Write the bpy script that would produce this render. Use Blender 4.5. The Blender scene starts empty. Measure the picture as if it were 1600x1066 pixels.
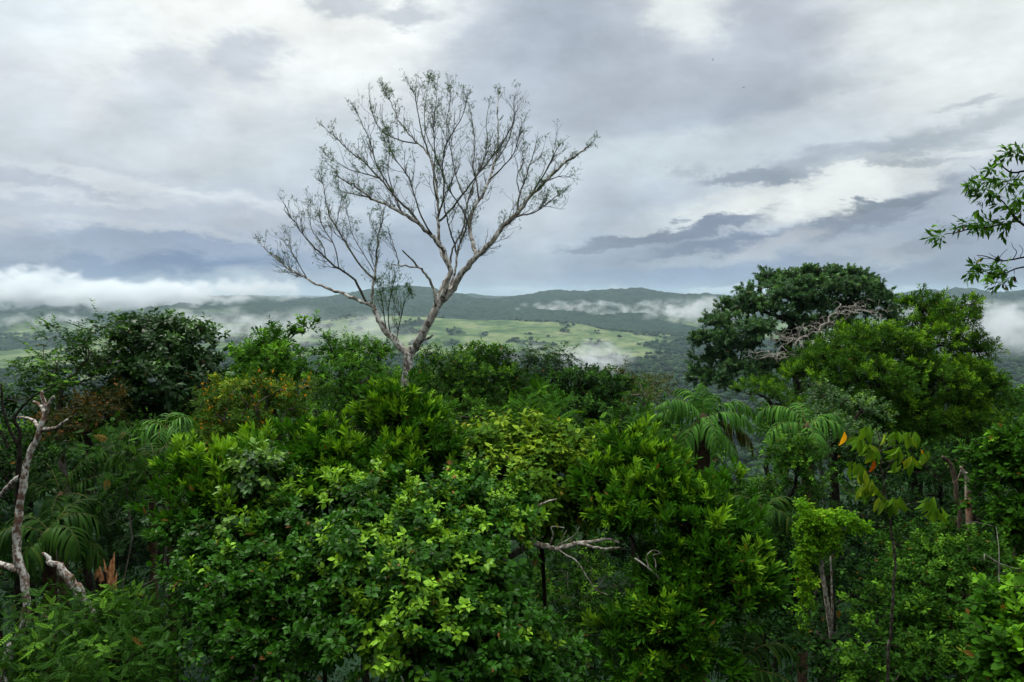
import bpy, math, random
import numpy as np
from mathutils import Vector
R = math.radians
rng = np.random.default_rng(7)
random.seed(7)
sc = bpy.context.scene
col = sc.collection

# ------------------------------------------------------------------ camera
F = 1244.0                      # focal length in photo pixels (1600 wide)
CZ = 16.0                       # camera height above the hilltop
PITCH = math.atan(72.0 / F)     # looking slightly down, horizon at y = 461
cam = bpy.data.cameras.new("camera")
cam.sensor_width = 36.0
cam.lens = 36.0 * F / 1600.0
cam.clip_start = 0.1
cam.clip_end = 60000
co = bpy.data.objects.new("camera", cam)
col.objects.link(co)
co.location = (0, 0, CZ)
co.rotation_euler = (math.pi / 2 - PITCH, 0, 0)
sc.camera = co

def P(px, py, d):
    """world point seen at photo pixel (px, py), d metres ahead of the lens"""
    u = (px - 800.0) / F * d
    v = (533.0 - py) / F * d
    return np.array([u, d * math.cos(PITCH) + v * math.sin(PITCH),
                     CZ - d * math.sin(PITCH) + v * math.cos(PITCH)])

# ------------------------------------------------------------------ render settings
sc.view_settings.view_transform = 'Standard'
sc.view_settings.look = 'None'
sc.view_settings.exposure = 0.0
sc.view_settings.gamma = 1.0
cy = sc.cycles
cy.max_bounces = 8
cy.diffuse_bounces = 1
cy.glossy_bounces = 2
cy.transmission_bounces = 3
cy.volume_bounces = 5
cy.transparent_max_bounces = 8
cy.volume_step_rate = 1.0
cy.volume_max_steps = 128
cy.use_denoising = True
try:
    cy.denoiser = 'OPENIMAGEDENOISE'
    cy.denoising_input_passes = 'RGB_ALBEDO_NORMAL'
    cy.denoising_prefilter = 'ACCURATE'
except Exception:
    pass

# ------------------------------------------------------------------ world: overcast sky
def lin(c):
    return tuple(((v / 255) / 12.92 if v / 255 <= 0.04045 else ((v / 255 + 0.055) / 1.055) ** 2.4) for v in c)

SUN_EL, SUN_AZ = R(58), R(-50)      # azimuth from +Y (view direction), negative = left
world = bpy.data.worlds.new("World")
sc.world = world
world.use_nodes = True
nt = world.node_tree
nt.nodes.clear()
N = nt.nodes.new
L = nt.links.new
out = N('ShaderNodeOutputWorld')
sky = N('ShaderNodeTexSky'); sky.sky_type = 'NISHITA'; sky.sun_disc = False
sky.sun_elevation = SUN_EL; sky.sun_rotation = SUN_AZ
bg_sky = N('ShaderNodeBackground'); bg_sky.inputs[1].default_value = 0.10
L(sky.outputs[0], bg_sky.inputs[0])
tc = N('ShaderNodeTexCoord')
sep = N('ShaderNodeSeparateXYZ'); L(tc.outputs['Generated'], sep.inputs[0])
at = N('ShaderNodeMath'); at.operation = 'ARCTAN2'; L(sep.outputs[0], at.inputs[0]); L(sep.outputs[1], at.inputs[1])
asn = N('ShaderNodeMath'); asn.operation = 'ARCSINE'; L(sep.outputs[2], asn.inputs[0])
cmb = N('ShaderNodeCombineXYZ'); L(at.outputs[0], cmb.inputs[0]); L(asn.outputs[0], cmb.inputs[1])
def wnoise(scale, detail, stretch, rough=0.55, seed=0.0, distort=0.0):
    m = N('ShaderNodeMapping'); m.inputs['Scale'].default_value = (1, 1, stretch); m.inputs['Location'].default_value = (seed, seed * 1.7, 0)
    L(tc.outputs['Generated'], m.inputs[0])
    n = N('ShaderNodeTexNoise'); n.inputs['Scale'].default_value = scale; n.inputs['Detail'].default_value = detail
    n.inputs['Roughness'].default_value = rough; n.inputs['Distortion'].default_value = distort
    L(m.outputs[0], n.inputs['Vector'])
    return n
n1 = wnoise(5.5, 9, 2.6, 0.62, 3.1)
n2 = wnoise(17, 9, 2.4, 0.66, 9.4, 0.3)
def vm(op, a, b):
    n = N('ShaderNodeVectorMath'); n.operation = op
    for i, s in enumerate((a, b)):
        if isinstance(s, (tuple, list)): n.inputs[i].default_value = s
        else: L(s, n.inputs[i])
    return n.outputs[0]
w1 = vm('MULTIPLY', vm('SUBTRACT', n1.outputs['Color'], (0.5, 0.5, 0.5)), (0.13, 0.06, 0))
w2 = vm('MULTIPLY', vm('SUBTRACT', n2.outputs['Color'], (0.5, 0.5, 0.5)), (0.085, 0.05, 0))
pw = vm('ADD', vm('ADD', cmb.outputs[0], w1), w2)
# base gradient over elevation
w1s = N('ShaderNodeSeparateXYZ'); L(pw, w1s.inputs[0])
mr = N('ShaderNodeMapRange'); mr.inputs[1].default_value = 0.0; mr.inputs[2].default_value = 0.5
L(w1s.outputs[1], mr.inputs[0])
ramp = N('ShaderNodeValToRGB')
cr = ramp.color_ramp
stops = [(0.0, (188, 198, 210)), (0.10, (180, 190, 206)), (0.28, (196, 203, 215)), (0.45, (212, 216, 224)), (0.62, (228, 230, 234)), (1.0, (236, 237, 239))]
while len(cr.elements) < len(stops): cr.elements.new(0.5)
for e, (p_, c_) in zip(cr.elements, stops):
    e.position = p_; e.color = (*lin(c_), 1)
L(mr.outputs[0], ramp.inputs[0])
cur = ramp.outputs[0]
# cloud masses: photo px, py, radius x, radius y, tilt (deg), colour, opacity, softness
CL = [
 (350, 50, 480, 120, 0, (240, 241, 243), .95, .8),
 (20, 90, 110, 60, 0, (214, 222, 232), .7, .8),
 (120, 250, 210, 75, 0, (212, 216, 224), .8, .6),
 (275, 152, 62, 42, 0, (208, 212, 222), .75, .4),
 (398, 116, 48, 34, 0, (202, 206, 218), .8, .5),
 (430, 235, 150, 70, 0, (216, 220, 226), .7, .6),
 (560, 32, 46, 20, 0, (200, 204, 213), .8, .5),
 (648, 42, 42, 16, 8, (196, 200, 210), .8, .5),
 (560, 300, 160, 90, 0, (196, 204, 217), .6, .7),
 (180, 350, 290, 60, -3, (194, 199, 212), .95, .35),
 (215, 303, 230, 9, -6, (220, 223, 230), .75, .7),
 (130, 322, 190, 7, -2, (216, 219, 227), .6, .7),
 (100, 388, 190, 18, 0, (184, 191, 207), .7, .7),
 (300, 408, 250, 30, 2, (128, 146, 180), .85, 1.0),
 (350, 420, 130, 10, 3, (112, 133, 172), .6, 1.0),
 (860, 110, 150, 210, -15, (190, 196, 209), .9, .45),
 (760, 230, 130, 120, -20, (198, 205, 217), .6, .7),
 (1120, 110, 240, 105, 8, (190, 195, 207), .9, .45),
 (1330, 140, 140, 22, 17, (182, 188, 199), .85, .55),
 (1080, 192, 110, 16, 6, (180, 189, 205), .7, .7),
 (1065, 35, 60, 50, 0, (232, 235, 237), .8, .6),
 (1490, 100, 150, 130, 0, (228, 231, 234), .9, .6),
 (1060, 245, 170, 40, 0, (208, 216, 223), .7, .7),
 (1290, 315, 260, 38, 10, (230, 232, 234), .95, .6),
 (1075, 272, 34, 7, 0, (188, 193, 204), .7, .6),
 (1190, 284, 80, 10, 2, (164, 172, 187), .9, .5),
 (1340, 258, 110, 14, 8, (176, 183, 195), .8, .7),
 (1500, 232, 100, 12, 10, (186, 192, 201), .7, .8),
 (1400, 275, 60, 6, 2, (172, 179, 190), .7, .8),
 (1490, 198, 40, 5, 4, (178, 184, 194), .6, .9),
 (1500, 340, 150, 60, 20, (180, 187, 202), .85, .6),
 (1300, 410, 420, 55, 0, (166, 176, 195), .9, .5),
 (1020, 365, 150, 10, 6, (146, 155, 174), .95, .45),
 (1120, 352, 75, 13, 14, (144, 153, 173), .9, .45),
 (1130, 386, 160, 15, 5, (142, 152, 174), .9, .5),
 (1320, 352, 120, 17, 20, (150, 158, 176), .9, .45),
 (1370, 326, 46, 7, 4, (146, 154, 168), .9, .5),
 (1190, 404, 60, 16, 15, (192, 197, 207), .75, .7),
 (1330, 385, 70, 12, 12, (190, 195, 206), .6, .7),
 (1040, 428, 220, 16, 2, (150, 166, 193), .8, .7),
 (1250, 440, 160, 8, 2, (150, 165, 190), .7, .7),
 (720, 420, 240, 50, 0, (172, 184, 203), .75, .8),
 (850, 330, 60, 90, -30, (206, 212, 221), .6, .8),
 (1240, 376, 60, 12, 14, (186, 190, 200), .8, .5),
 (1420, 392, 60, 16, 18, (192, 197, 206), .7, .6),
 (1480, 372, 70, 14, 20, (158, 166, 183), .8, .5),
 (1370, 432, 90, 12, 6, (150, 162, 184), .7, .6),
 (1520, 430, 90, 18, 0, (158, 170, 190), .7, .6),
 (1090, 408, 90, 9, 4, (184, 192, 204), .7, .6),
 (920, 400, 110, 12, 6, (176, 187, 203), .6, .6),
 (960, 376, 90, 7, 8, (152, 161, 180), .8, .4),
 (240, 366, 200, 8, -4, (206, 210, 219), .6, .7),
 (90, 402, 140, 9, 2, (188, 196, 210), .5, 1.0),
 (300, 394, 180, 12, -2, (172, 183, 203), .5, 1.0),
 (170, 200, 60, 26, 10, (222, 225, 230), .7, .5),
 (250, 205, 50, 30, 0, (205, 210, 219), .7, .4),
 (860, 60, 60, 60, -20, (186, 192, 206), .7, .5),
 (960, 170, 90, 30, 10, (190, 196, 208), .7, .5),
 (1120, 160, 90, 26, 14, (187, 193, 205), .7, .5),
 (1120, 456, 340, 6, 0, (206, 214, 222), .8, .8),
]
for (px, py, rx, ry, tilt, c_, op, soft) in CL:
    m = N('ShaderNodeMapping'); m.vector_type = 'TEXTURE'
    m.inputs['Location'].default_value = (math.atan((px - 800) / F), (461 - py) / F * 0.97, 0)
    m.inputs['Rotation'].default_value = (0, 0, R(tilt))
    m.inputs['Scale'].default_value = (rx / F * 1.0, ry / F * 1.0, 1)
    L(pw, m.inputs[0])
    ln = N('ShaderNodeVectorMath'); ln.operation = 'LENGTH'; L(m.outputs[0], ln.inputs[0])
    r_ = N('ShaderNodeMapRange'); r_.interpolation_type = 'SMOOTHSTEP'
    r_.inputs[1].default_value = 1 + soft; r_.inputs[2].default_value = max(0.02, 1 - soft)
    r_.inputs[3].default_value = 0; r_.inputs[4].default_value = op
    L(ln.outputs['Value'], r_.inputs[0])
    mx = N('ShaderNodeMix'); mx.data_type = 'RGBA'
    L(r_.outputs[0], mx.inputs[0]); L(cur, mx.inputs[6]); mx.inputs[7].default_value = (*lin(c_), 1)
    cur = mx.outputs[2]
# fine billow texture
n3 = wnoise(10, 11, 2.1, 0.58, 21.0, 0.12)
mrr = N('ShaderNodeMapRange'); mrr.inputs[1].default_value = 0.25; mrr.inputs[2].default_value = 0.75
mrr.inputs[3].default_value = 0.91; mrr.inputs[4].default_value = 1.19
L(n3.outputs['Fac'], mrr.inputs[0])
cur = vm('SCALE', cur, (0, 0, 0))
sn = cur.node
# an overcast sky is brightest overhead
zen = N('ShaderNodeMapRange'); zen.interpolation_type = 'SMOOTHSTEP'; zen.inputs[1].default_value = 0.42; zen.inputs[2].default_value = 1.25
zen.inputs[3].default_value = 1.0; zen.inputs[4].default_value = 2.0
L(asn.outputs[0], zen.inputs[0])
zm = N('ShaderNodeMath'); zm.operation = 'MULTIPLY'; L(mrr.outputs[0], zm.inputs[0]); L(zen.outputs[0], zm.inputs[1])
L(zm.outputs[0], sn.inputs['Scale'])
bg = N('ShaderNodeBackground'); bg.inputs[1].default_value = 1.0
gm = N('ShaderNodeGamma'); L(cur, gm.inputs[0]); gm.inputs[1].default_value = 1.38
cur = vm('MULTIPLY', gm.outputs[0], (1.115, 1.14, 1.08))
L(cur, bg.inputs[0])
ms = N('ShaderNodeMixShader'); ms.inputs[0].default_value = 0.94
L(bg_sky.outputs[0], ms.inputs[1]); L(bg.outputs[0], ms.inputs[2])
L(ms.outputs[0], out.inputs[0])
world.cycles.sampling_method = 'MANUAL'
world.cycles.sample_map_resolution = 512

sun = bpy.data.lights.new("sun", 'SUN')
sun.energy = 2.8
sun.angle = R(11)
sun.color = (1.0, 0.96, 0.88)
so = bpy.data.objects.new("sun", sun)
col.objects.link(so)
sd = Vector((math.sin(SUN_AZ) * math.cos(SUN_EL), math.cos(SUN_AZ) * math.cos(SUN_EL), math.sin(SUN_EL)))
so.rotation_euler = sd.to_track_quat('Z', 'Y').to_euler()

# ------------------------------------------------------------------ materials
def newmat(name):
    m = bpy.data.materials.new(name); m.use_nodes = True
    t = m.node_tree; t.nodes.clear()
    return m, t, t.nodes.new, t.links.new

def leafmat(name, dark, mid, young, old=(0.16, 0.09, 0.02), old_at=0.985, trans=0.24, rough=0.6, spec=0.03):
    m, t, n, l = newmat(name)
    o = n('ShaderNodeOutputMaterial')
    a = n('ShaderNodeAttribute'); a.attribute_name = 'hue'
    y = n('ShaderNodeAttribute'); y.attribute_name = 'young'
    r = n('ShaderNodeValToRGB'); e = r.color_ramp.elements
    e[0].position = 0.0; e[0].color = (*dark, 1)
    e[1].position = old_at - 0.06; e[1].color = (*mid, 1)
    k = r.color_ramp.elements.new(old_at); k.color = (*old, 1)
    l(a.outputs['Fac'], r.inputs[0])
    mx = n('ShaderNodeMix'); mx.data_type = 'RGBA'
    l(y.outputs['Fac'], mx.inputs[0]); l(r.outputs[0], mx.inputs[6]); mx.inputs[7].default_value = (*young, 1)
    b = n('ShaderNodeBsdfPrincipled'); b.inputs['Roughness'].default_value = rough
    b.inputs['Specular IOR Level'].default_value = spec
    l(mx.outputs[2], b.inputs['Base Color'])
    tr = n('ShaderNodeBsdfTranslucent')
    sc_ = n('ShaderNodeVectorMath'); sc_.operation = 'MULTIPLY'; l(mx.outputs[2], sc_.inputs[0]); sc_.inputs[1].default_value = (1.25, 1.25, 0.5)
    l(sc_.outputs[0], tr.inputs[0])
    ms = n('ShaderNodeMixShader'); ms.inputs[0].default_value = trans
    l(b.outputs[0], ms.inputs[1]); l(tr.outputs[0], ms.inputs[2]); l(ms.outputs[0], o.inputs[0])
    return m

def barkmat(name, c1, c2, scale=14.0, lo=0.45, hi=0.55, c3=None, rough=0.9):
    m, t, n, l = newmat(name)
    o = n('ShaderNodeOutputMaterial')
    g = n('ShaderNodeTexCoord')
    mp = n('ShaderNodeMapping'); mp.inputs['Scale'].default_value = (1, 1, 0.7); l(g.outputs['Object'], mp.inputs[0])
    x = n('ShaderNodeTexNoise'); x.inputs['Scale'].default_value = scale; x.inputs['Detail'].default_value = 5; x.inputs['Roughness'].default_value = 0.65
    l(mp.outputs[0], x.inputs['Vector'])
    r = n('ShaderNodeValToRGB'); e = r.color_ramp.elements
    e[0].position = lo; e[0].color = (*c1, 1); e[1].position = hi; e[1].color = (*c2, 1)
    l(x.outputs['Fac'], r.inputs[0])
    c = r.outputs[0]
    if c3:
        x2 = n('ShaderNodeTexNoise'); x2.inputs['Scale'].default_value = scale * 0.35; x2.inputs['Detail'].default_value = 3
        l(g.outputs['Object'], x2.inputs['Vector'])
        r2 = n('ShaderNodeMapRange'); r2.inputs[1].default_value = 0.5; r2.inputs[2].default_value = 0.62; l(x2.outputs['Fac'], r2.inputs[0])
        mx = n('ShaderNodeMix'); mx.data_type = 'RGBA'; l(r2.outputs[0], mx.inputs[0]); l(c, mx.inputs[6]); mx.inputs[7].default_value = (*c3, 1)
        c = mx.outputs[2]
    b = n('ShaderNodeBsdfPrincipled'); b.inputs['Roughness'].default_value = rough
    b.inputs['Specular IOR Level'].default_value = .08
    l(c, b.inputs['Base Color'])
    bp = n('ShaderNodeBump'); bp.inputs['Strength'].default_value = 0.5; bp.inputs['Distance'].default_value = 0.02
    l(x.outputs['Fac'], bp.inputs['Height']); l(bp.outputs[0], b.inputs['Normal'])
    l(b.outputs[0], o.inputs[0])
    return m

LM = {
 'glossy': leafmat('leaf_glossy', (.009, .038, .003), (.048, .175, .012), (.26, .50, .03), old=(.26, .12, .04), old_at=.978, rough=.42, spec=.10),
 'whorl': leafmat('leaf_whorl', (.010, .042, .003), (.052, .175, .008), (.21, .42, .02), rough=.5),
 'yellowish': leafmat('leaf_yellowish', (.02, .06, .004), (.09, .20, .012), (.28, .42, .03), old=(.30, .22, .03), rough=.45),
 'dark':     leafmat('leaf_dark_shaded', (0.0025, 0.0121, 0.0020), (0.0140, 0.0493, 0.0080), (0.0600, 0.1680, 0.0200), rough=.5),  # understory shade is put into this leaf colour
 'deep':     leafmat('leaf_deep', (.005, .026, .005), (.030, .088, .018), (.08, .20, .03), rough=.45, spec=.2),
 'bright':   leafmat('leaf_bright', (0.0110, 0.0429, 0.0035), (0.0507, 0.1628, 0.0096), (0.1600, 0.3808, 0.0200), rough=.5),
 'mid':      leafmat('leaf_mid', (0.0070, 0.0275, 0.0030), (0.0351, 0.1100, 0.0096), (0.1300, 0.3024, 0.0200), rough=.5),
 'olive':    leafmat('leaf_olive', (0.0090, 0.0319, 0.0025), (0.0484, 0.1390, 0.0080), (0.1800, 0.3696, 0.0140), old=(.12, .08, .03), old_at=.965, rough=.55),
 'rust':     leafmat('leaf_rust', (.008, .016, .003), (.035, .038, .008), (.10, .055, .01), old=(.15, .07, .02), old_at=.92, rough=.6),
 'dull':     leafmat('leaf_dull', (0.0150, 0.0248, 0.0060), (0.0585, 0.0836, 0.0224), (0.1200, 0.1456, 0.0400), old=(.12, .08, .04), old_at=.92, rough=.6),
 'umbrella': leafmat('leaf_umbrella', (.012, .042, .014), (.066, .160, .055), (.12, .25, .08), rough=.5, spec=.2),
 'flowery':  leafmat('leaf_flowery', (0.0150, 0.0429, 0.0035), (0.0663, 0.1452, 0.0096), (0.2000, 0.3024, 0.0200), old=(.45, .2, .01), old_at=.97, rough=.5),
 'flower':   leafmat('petal_yellow', (.50, .28, .01), (.62, .42, .02), (.6, .22, .02), old=(.5, .15, .02), rough=.6),
 'lime':     leafmat('leaf_lime', (.07, .20, .008), (.14, .33, .012), (.28, .48, .02), old_at=.99, trans=.35, rough=.5),
 'pale':     leafmat('leaf_pale', (0.0150, 0.0484, 0.0100), (0.0585, 0.1496, 0.0304), (0.2000, 0.3808, 0.0500), rough=.45, spec=.2),
 'palm':     leafmat('leaf_palm_shaded', (.006, .024, .004), (.015, .052, .008), (.08, .18, .02), rough=.5),  # dimmed copy of the palm green; shade put into the colour
 'palmlit':  leafmat('leaf_palm_lit', (.016, .070, .008), (.068, .21, .026), (.13, .28, .03), rough=.5, spec=.07),  # lit copy of the palm green; brightness put into the colour
 'palmold':  leafmat('leaf_palm_old', (0.0175, 0.0275, 0.0040), (0.0546, 0.0660, 0.0112), (0.1200, 0.1120, 0.0200), rough=.55),
 'sapling':  leafmat('leaf_sapling', (.06, .15, .010), (.12, .25, .018), (.34, .44, .03), old_at=.995, rough=.45),
 'orange':   leafmat('leaf_orange', (.70, .22, .01), (.75, .38, .015), (.6, .12, .01), trans=.35, rough=.5),
 'dead':     leafmat('leaf_dead', (.05, .03, .02), (.10, .06, .03), (.1, .05, .03), rough=.8),
}
BM = {
 'tall': barkmat('bark_lichen_grey', (.10, .085, .07), (.52, .51, .48), 8, .45, .56, c3=(.26, .24, .21)),
 'lichen': barkmat('bark_lichen', (.10, .075, .055), (.42, .40, .36), 26, .42, .60),
 'redlichen': barkmat('bark_red_lichen', (.10, .060, .042), (.50, .49, .46), 24, .43, .55, c3=(.15, .09, .065)),
 'greybare': barkmat('bark_grey_bare', (.035, .031, .027), (.17, .16, .14), 12, .40, .62, c3=(.08, .08, .06)),
 'twiggrey': barkmat('bark_twig_grey', (.09, .08, .07), (.17, .155, .135), 9, .42, .6),
 'sapstem': barkmat('bark_sapling', (.025, .02, .015), (.11, .10, .085), 20, .45, .62),
 'brown': barkmat('bark_brown', (.045, .033, .024), (.12, .095, .07), 14, .4, .6),
 'dark': barkmat('bark_dark_shaded', (.007, .006, .005), (.028, .023, .018), 14, .4, .6),  # nearly black: shade under the crowns put into the bark colour
 'palegrey': barkmat('bark_dead_pale', (.15, .14, .12), (.36, .34, .30), 14, .4, .6),
 'redbrown': barkmat('bark_red_brown', (.10, .045, .028), (.24, .15, .10), 12, .4, .6, c3=(.3, .27, .22)),
 'splinter': barkmat('wood_splinter', (.32, .13, .05), (.58, .30, .14), 30, .4, .6),
 'palmtrunk': barkmat('bark_palm', (.03, .02, .014), (.09, .06, .035), 20, .4, .6),
 'stalk': barkmat('leaf_stalk', (.04, .055, .012), (.10, .10, .025), 20, .4, .6, rough=.6),
}

# ------------------------------------------------------------------ mesh helpers
def mesh_np(name, V, loops, starts, mat, attrs=None, smooth=False):
    me = bpy.data.meshes.new(name)
    V = np.ascontiguousarray(V, dtype=np.float32)
    me.vertices.add(len(V)); me.vertices.foreach_set('co', V.ravel())
    me.loops.add(len(loops)); me.loops.foreach_set('vertex_index', np.asarray(loops, dtype=np.int32))
    me.polygons.add(len(starts)); me.polygons.foreach_set('loop_start', np.asarray(starts, dtype=np.int32))
    if smooth: me.polygons.foreach_set('use_smooth', np.ones(len(starts), dtype=bool))
    me.update(calc_edges=True)
    if attrs:
        for k, a in attrs.items():
            at_ = me.attributes.new(k, 'FLOAT', 'POINT'); at_.data.foreach_set('value', np.asarray(a, dtype=np.float32))
    me.materials.append(mat)
    return me

def obj(name, me, parent=None, loc=(0, 0, 0)):
    o = bpy.data.objects.new(name, me); col.objects.link(o); o.location = loc
    if parent: o.parent = parent
    return o

def tag(o, label=None, cat=None, group=None, kind=None):
    if label: o['label'] = label
    if cat: o['category'] = cat
    if group: o['group'] = group
    if kind: o['kind'] = kind
    return o

def root(name, loc, label, cat, group=None):
    o = bpy.data.objects.new(name, None); col.objects.link(o); o.location = loc
    o.empty_display_size = 0.3
    return tag(o, label, cat, group)

def unit(v):
    return v / np.maximum(np.linalg.norm(v, axis=-1, keepdims=True), 1e-9)

def vnoise(x, y, seed=0):
    """smooth 2-D value noise, vectorised"""
    xi, yi = np.floor(x).astype(np.int64), np.floor(y).astype(np.int64)
    fx, fy = x - xi, y - yi
    fx = fx * fx * (3 - 2 * fx); fy = fy * fy * (3 - 2 * fy)
    def hsh(a, b):
        v = (a * 374761393 + b * 668265263 + seed * 1442695041) & 0xffffffff
        v = ((v ^ (v >> 13)) * 1274126177) & 0xffffffff
        return ((v ^ (v >> 16)) & 0xffff) / 65535.0
    return (hsh(xi, yi) * (1 - fx) + hsh(xi + 1, yi) * fx) * (1 - fy) + (hsh(xi, yi + 1) * (1 - fx) + hsh(xi + 1, yi + 1) * fx) * fy

# leaf templates: x = side, y = along, z = normal ; returned as (verts, list of faces)
def T_leaf(width, rows, droop, fold=0.15, wpos=0.45, stalk=0.08):
    vs, fs = [], []
    for i in range(rows + 1):
        t = i / rows
        y = stalk + t * (1 - stalk)
        w = width * 0.5 * (math.sin(math.pi * t ** (math.log(0.5) / math.log(wpos))) if 0 < t < 1 else 0.0)
        z = -droop * t * t
        if i in (0, rows): vs.append((0, y, z))
        else: vs += [(-w, y, z + fold * w * 1.5), (0, y, z), (w, y, z + fold * w * 1.5)]
    # faces
    def idx(i, k): return 0 if i == 0 else (1 + 3 * (rows - 1) if i == rows else 1 + 3 * (i - 1) + k)
    for i in range(rows):
        for k in (0, 1):
            a, b = idx(i, k), idx(i, k + 1); c, d = idx(i + 1, k + 1), idx(i + 1, k)
            f = [a, b, c, d]
            f2 = []
            for q in f:
                if q not in f2: f2.append(q)
            fs.append(f2)
    return np.array(vs, float), fs

def T_pinnate(pairs=6, llen=0.26, lw=0.42, droop=0.25, start=0.15):
    vs, fs = [], []
    # rachis as a thin strip
    for i in range(pairs):
        t = start + (1 - start) * (i + 0.5) / pairs
        y, z = t, -droop * t * t
        s_ = llen * (0.65 + 0.7 * math.sin(math.pi * min(1, t * 0.95)) ) * 0.8
        for sgn in (-1, 1):
            d = np.array([sgn * 0.88, 0.47, -0.22]); d /= np.linalg.norm(d)
            n_ = np.array([0.47 * sgn * -1, 0.88, 0]); b = np.array([0, y, z])
            k = len(vs)
            w = s_ * lw * 0.5
            vs += [tuple(b), tuple(b + d * s_ * 0.45 + n_ * w), tuple(b + d * s_), tuple(b + d * s_ * 0.45 - n_ * w)]
            fs.append([k, k + 1, k + 2, k + 3])
    k = len(vs); vs += [(0, 1 - 0.02, -droop), (0.07, 1.1, -droop * 1.15), (0, 1.26, -droop * 1.4), (-0.07, 1.1, -droop * 1.15)]
    fs.append([k, k + 1, k + 2, k + 3])
    k = len(vs); vs += [(-.008, 0, 0), (.008, 0, 0), (.006, 1, -droop), (-.006, 1, -droop)]; fs.append([k, k + 1, k + 2, k + 3])
    return np.array(vs, float), fs

TEMPL = {
 'ovate': T_leaf(0.58, 4, 0.18, wpos=0.42),
 'obovate': T_leaf(0.56, 4, 0.12, wpos=0.58),
 'lance': T_leaf(0.27, 4, 0.10, wpos=0.5, stalk=0.03),
 'ovate_mid': T_leaf(0.52, 2, 0.15, wpos=0.5),
 'lance_mid': T_leaf(0.30, 2, 0.12, wpos=0.5),
 'card': (np.array([(0, 0, 0), (-.3, .45, .06), (0, 1, -.12), (.3, .45, .06)], float), [[0, 1, 2, 3]]),
 'pinnate': T_pinnate(6, 0.25, 0.58, 0.25),
 'pinnate_small': T_pinnate(6, 0.26, 0.40, 0.2),
 'fan': T_pinnate(5, 0.34, 0.5, 0.1),
 'big': T_leaf(0.36, 6, 0.35, fold=0.5, wpos=0.5, stalk=0.05),
}

def instance(templ, pos, d, nrm, size, hue, young, mat, name, parent, origin, wvar=0.15):
    tv, tf = templ
    n, k = len(pos), len(tv)
    d = unit(d)
    nrm = nrm - d * np.sum(nrm * d, axis=1, keepdims=True); nrm = unit(nrm)
    s = np.cross(d, nrm)
    wv = (1 + wvar * rng.standard_normal(n))[:, None, None]
    sz = size[:, None, None]
    V = (pos[:, None, :] + sz * (s[:, None, :] * tv[None, :, 0:1] * wv + d[:, None, :] * tv[None, :, 1:2] + nrm[:, None, :] * tv[None, :, 2:3]))
    V = V.reshape(-1, 3) - origin
    lf = np.concatenate([np.array(f) for f in tf]); ls = np.array([len(f) for f in tf])
    st = np.concatenate([[0], np.cumsum(ls)[:-1]])
    loops = (lf[None, :] + (np.arange(n) * k)[:, None]).ravel()
    starts = (st[None, :] + (np.arange(n) * len(lf))[:, None]).ravel()
    me = mesh_np(name, V, loops, starts, mat, {'hue': np.repeat(hue, k), 'young': np.repeat(young, k)})
    return obj(name, me, parent)

def frames(pts):
    """parallel-transport frames along a polyline"""
    t = np.gradient(pts, axis=0); t = unit(t)
    a = np.array([1.0, 0, 0]) if abs(t[0][0]) < 0.8 else np.array([0, 1.0, 0])
    n = np.zeros_like(pts)
    v = a - t[0] * np.dot(a, t[0]); v /= np.linalg.norm(v); n[0] = v
    for i in range(1, len(pts)):
        v = n[i - 1] - t[i] * np.dot(n[i - 1], t[i]); l_ = np.linalg.norm(v)
        n[i] = v / l_ if l_ > 1e-6 else n[i - 1]
    return t, n, np.cross(t, n)

class Tubes:
    def __init__(self): self.V, self.F, self.k = [], [], 0
    def add(self, pts, rad, sides=None, wob=0.0):
        pts = np.asarray(pts, float); rad = np.asarray(rad, float)
        if len(pts) < 2: return
        if sides is None: sides = 3 if rad.max() < 0.012 else (5 if rad.max() < 0.05 else 10)
        t, n, b = frames(pts)
        a = np.arange(sides) * 2 * math.pi / sides
        ring = np.cos(a)[None, :, None] * n[:, None, :] + np.sin(a)[None, :, None] * b[:, None, :]
        rr = rad[:, None] * np.ones((1, sides))
        if wob: rr = rr * (1 + wob * rng.standard_normal((len(pts), sides)))
        V = (pts[:, None, :] + ring * rr[:, :, None]).reshape(-1, 3)
        m = len(pts); i = np.arange(m - 1)[:, None] * sides; j = np.arange(sides)[None, :]
        j2 = (j + 1) % sides
        F = np.stack([i + j, i + j2, i + sides + j2, i + sides + j], -1).reshape(-1, 4) + self.k
        self.V.append(V); self.F.append(F); self.k += len(V)
        # end cap as a point
        self.V.append(pts[-1:][:] + t[-1:] * rad[-1]); tip = self.k; self.k += 1
        base = self.k - 1 - sides
        jj = np.arange(sides)
        T = np.stack([base + jj, base + (jj + 1) % sides, np.full(sides, tip), np.full(sides, tip)], -1)
        self.T = getattr(self, 'T', []); self.T.append(T[:, :3])
    def build(self, name, mat, parent, origin, smooth=True):
        V = np.concatenate(self.V) - origin; F = np.concatenate(self.F)
        T = np.concatenate(self.T)
        loops = np.concatenate([F.ravel(), T.ravel()])
        starts = np.concatenate([np.arange(len(F)) * 4, len(F) * 4 + np.arange(len(T)) * 3])
        return obj(name, mesh_np(name, V, loops, starts, mat, smooth=smooth), parent)

def ground_z(x, y):
    return np.where(y < 18, 0.0, -(np.minimum(y, 640) - 18) * 0.255 * np.clip((y - 18) / 40, 0, 1) ** 0.5) - 0.02 * np.abs(x) * 1.0

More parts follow.
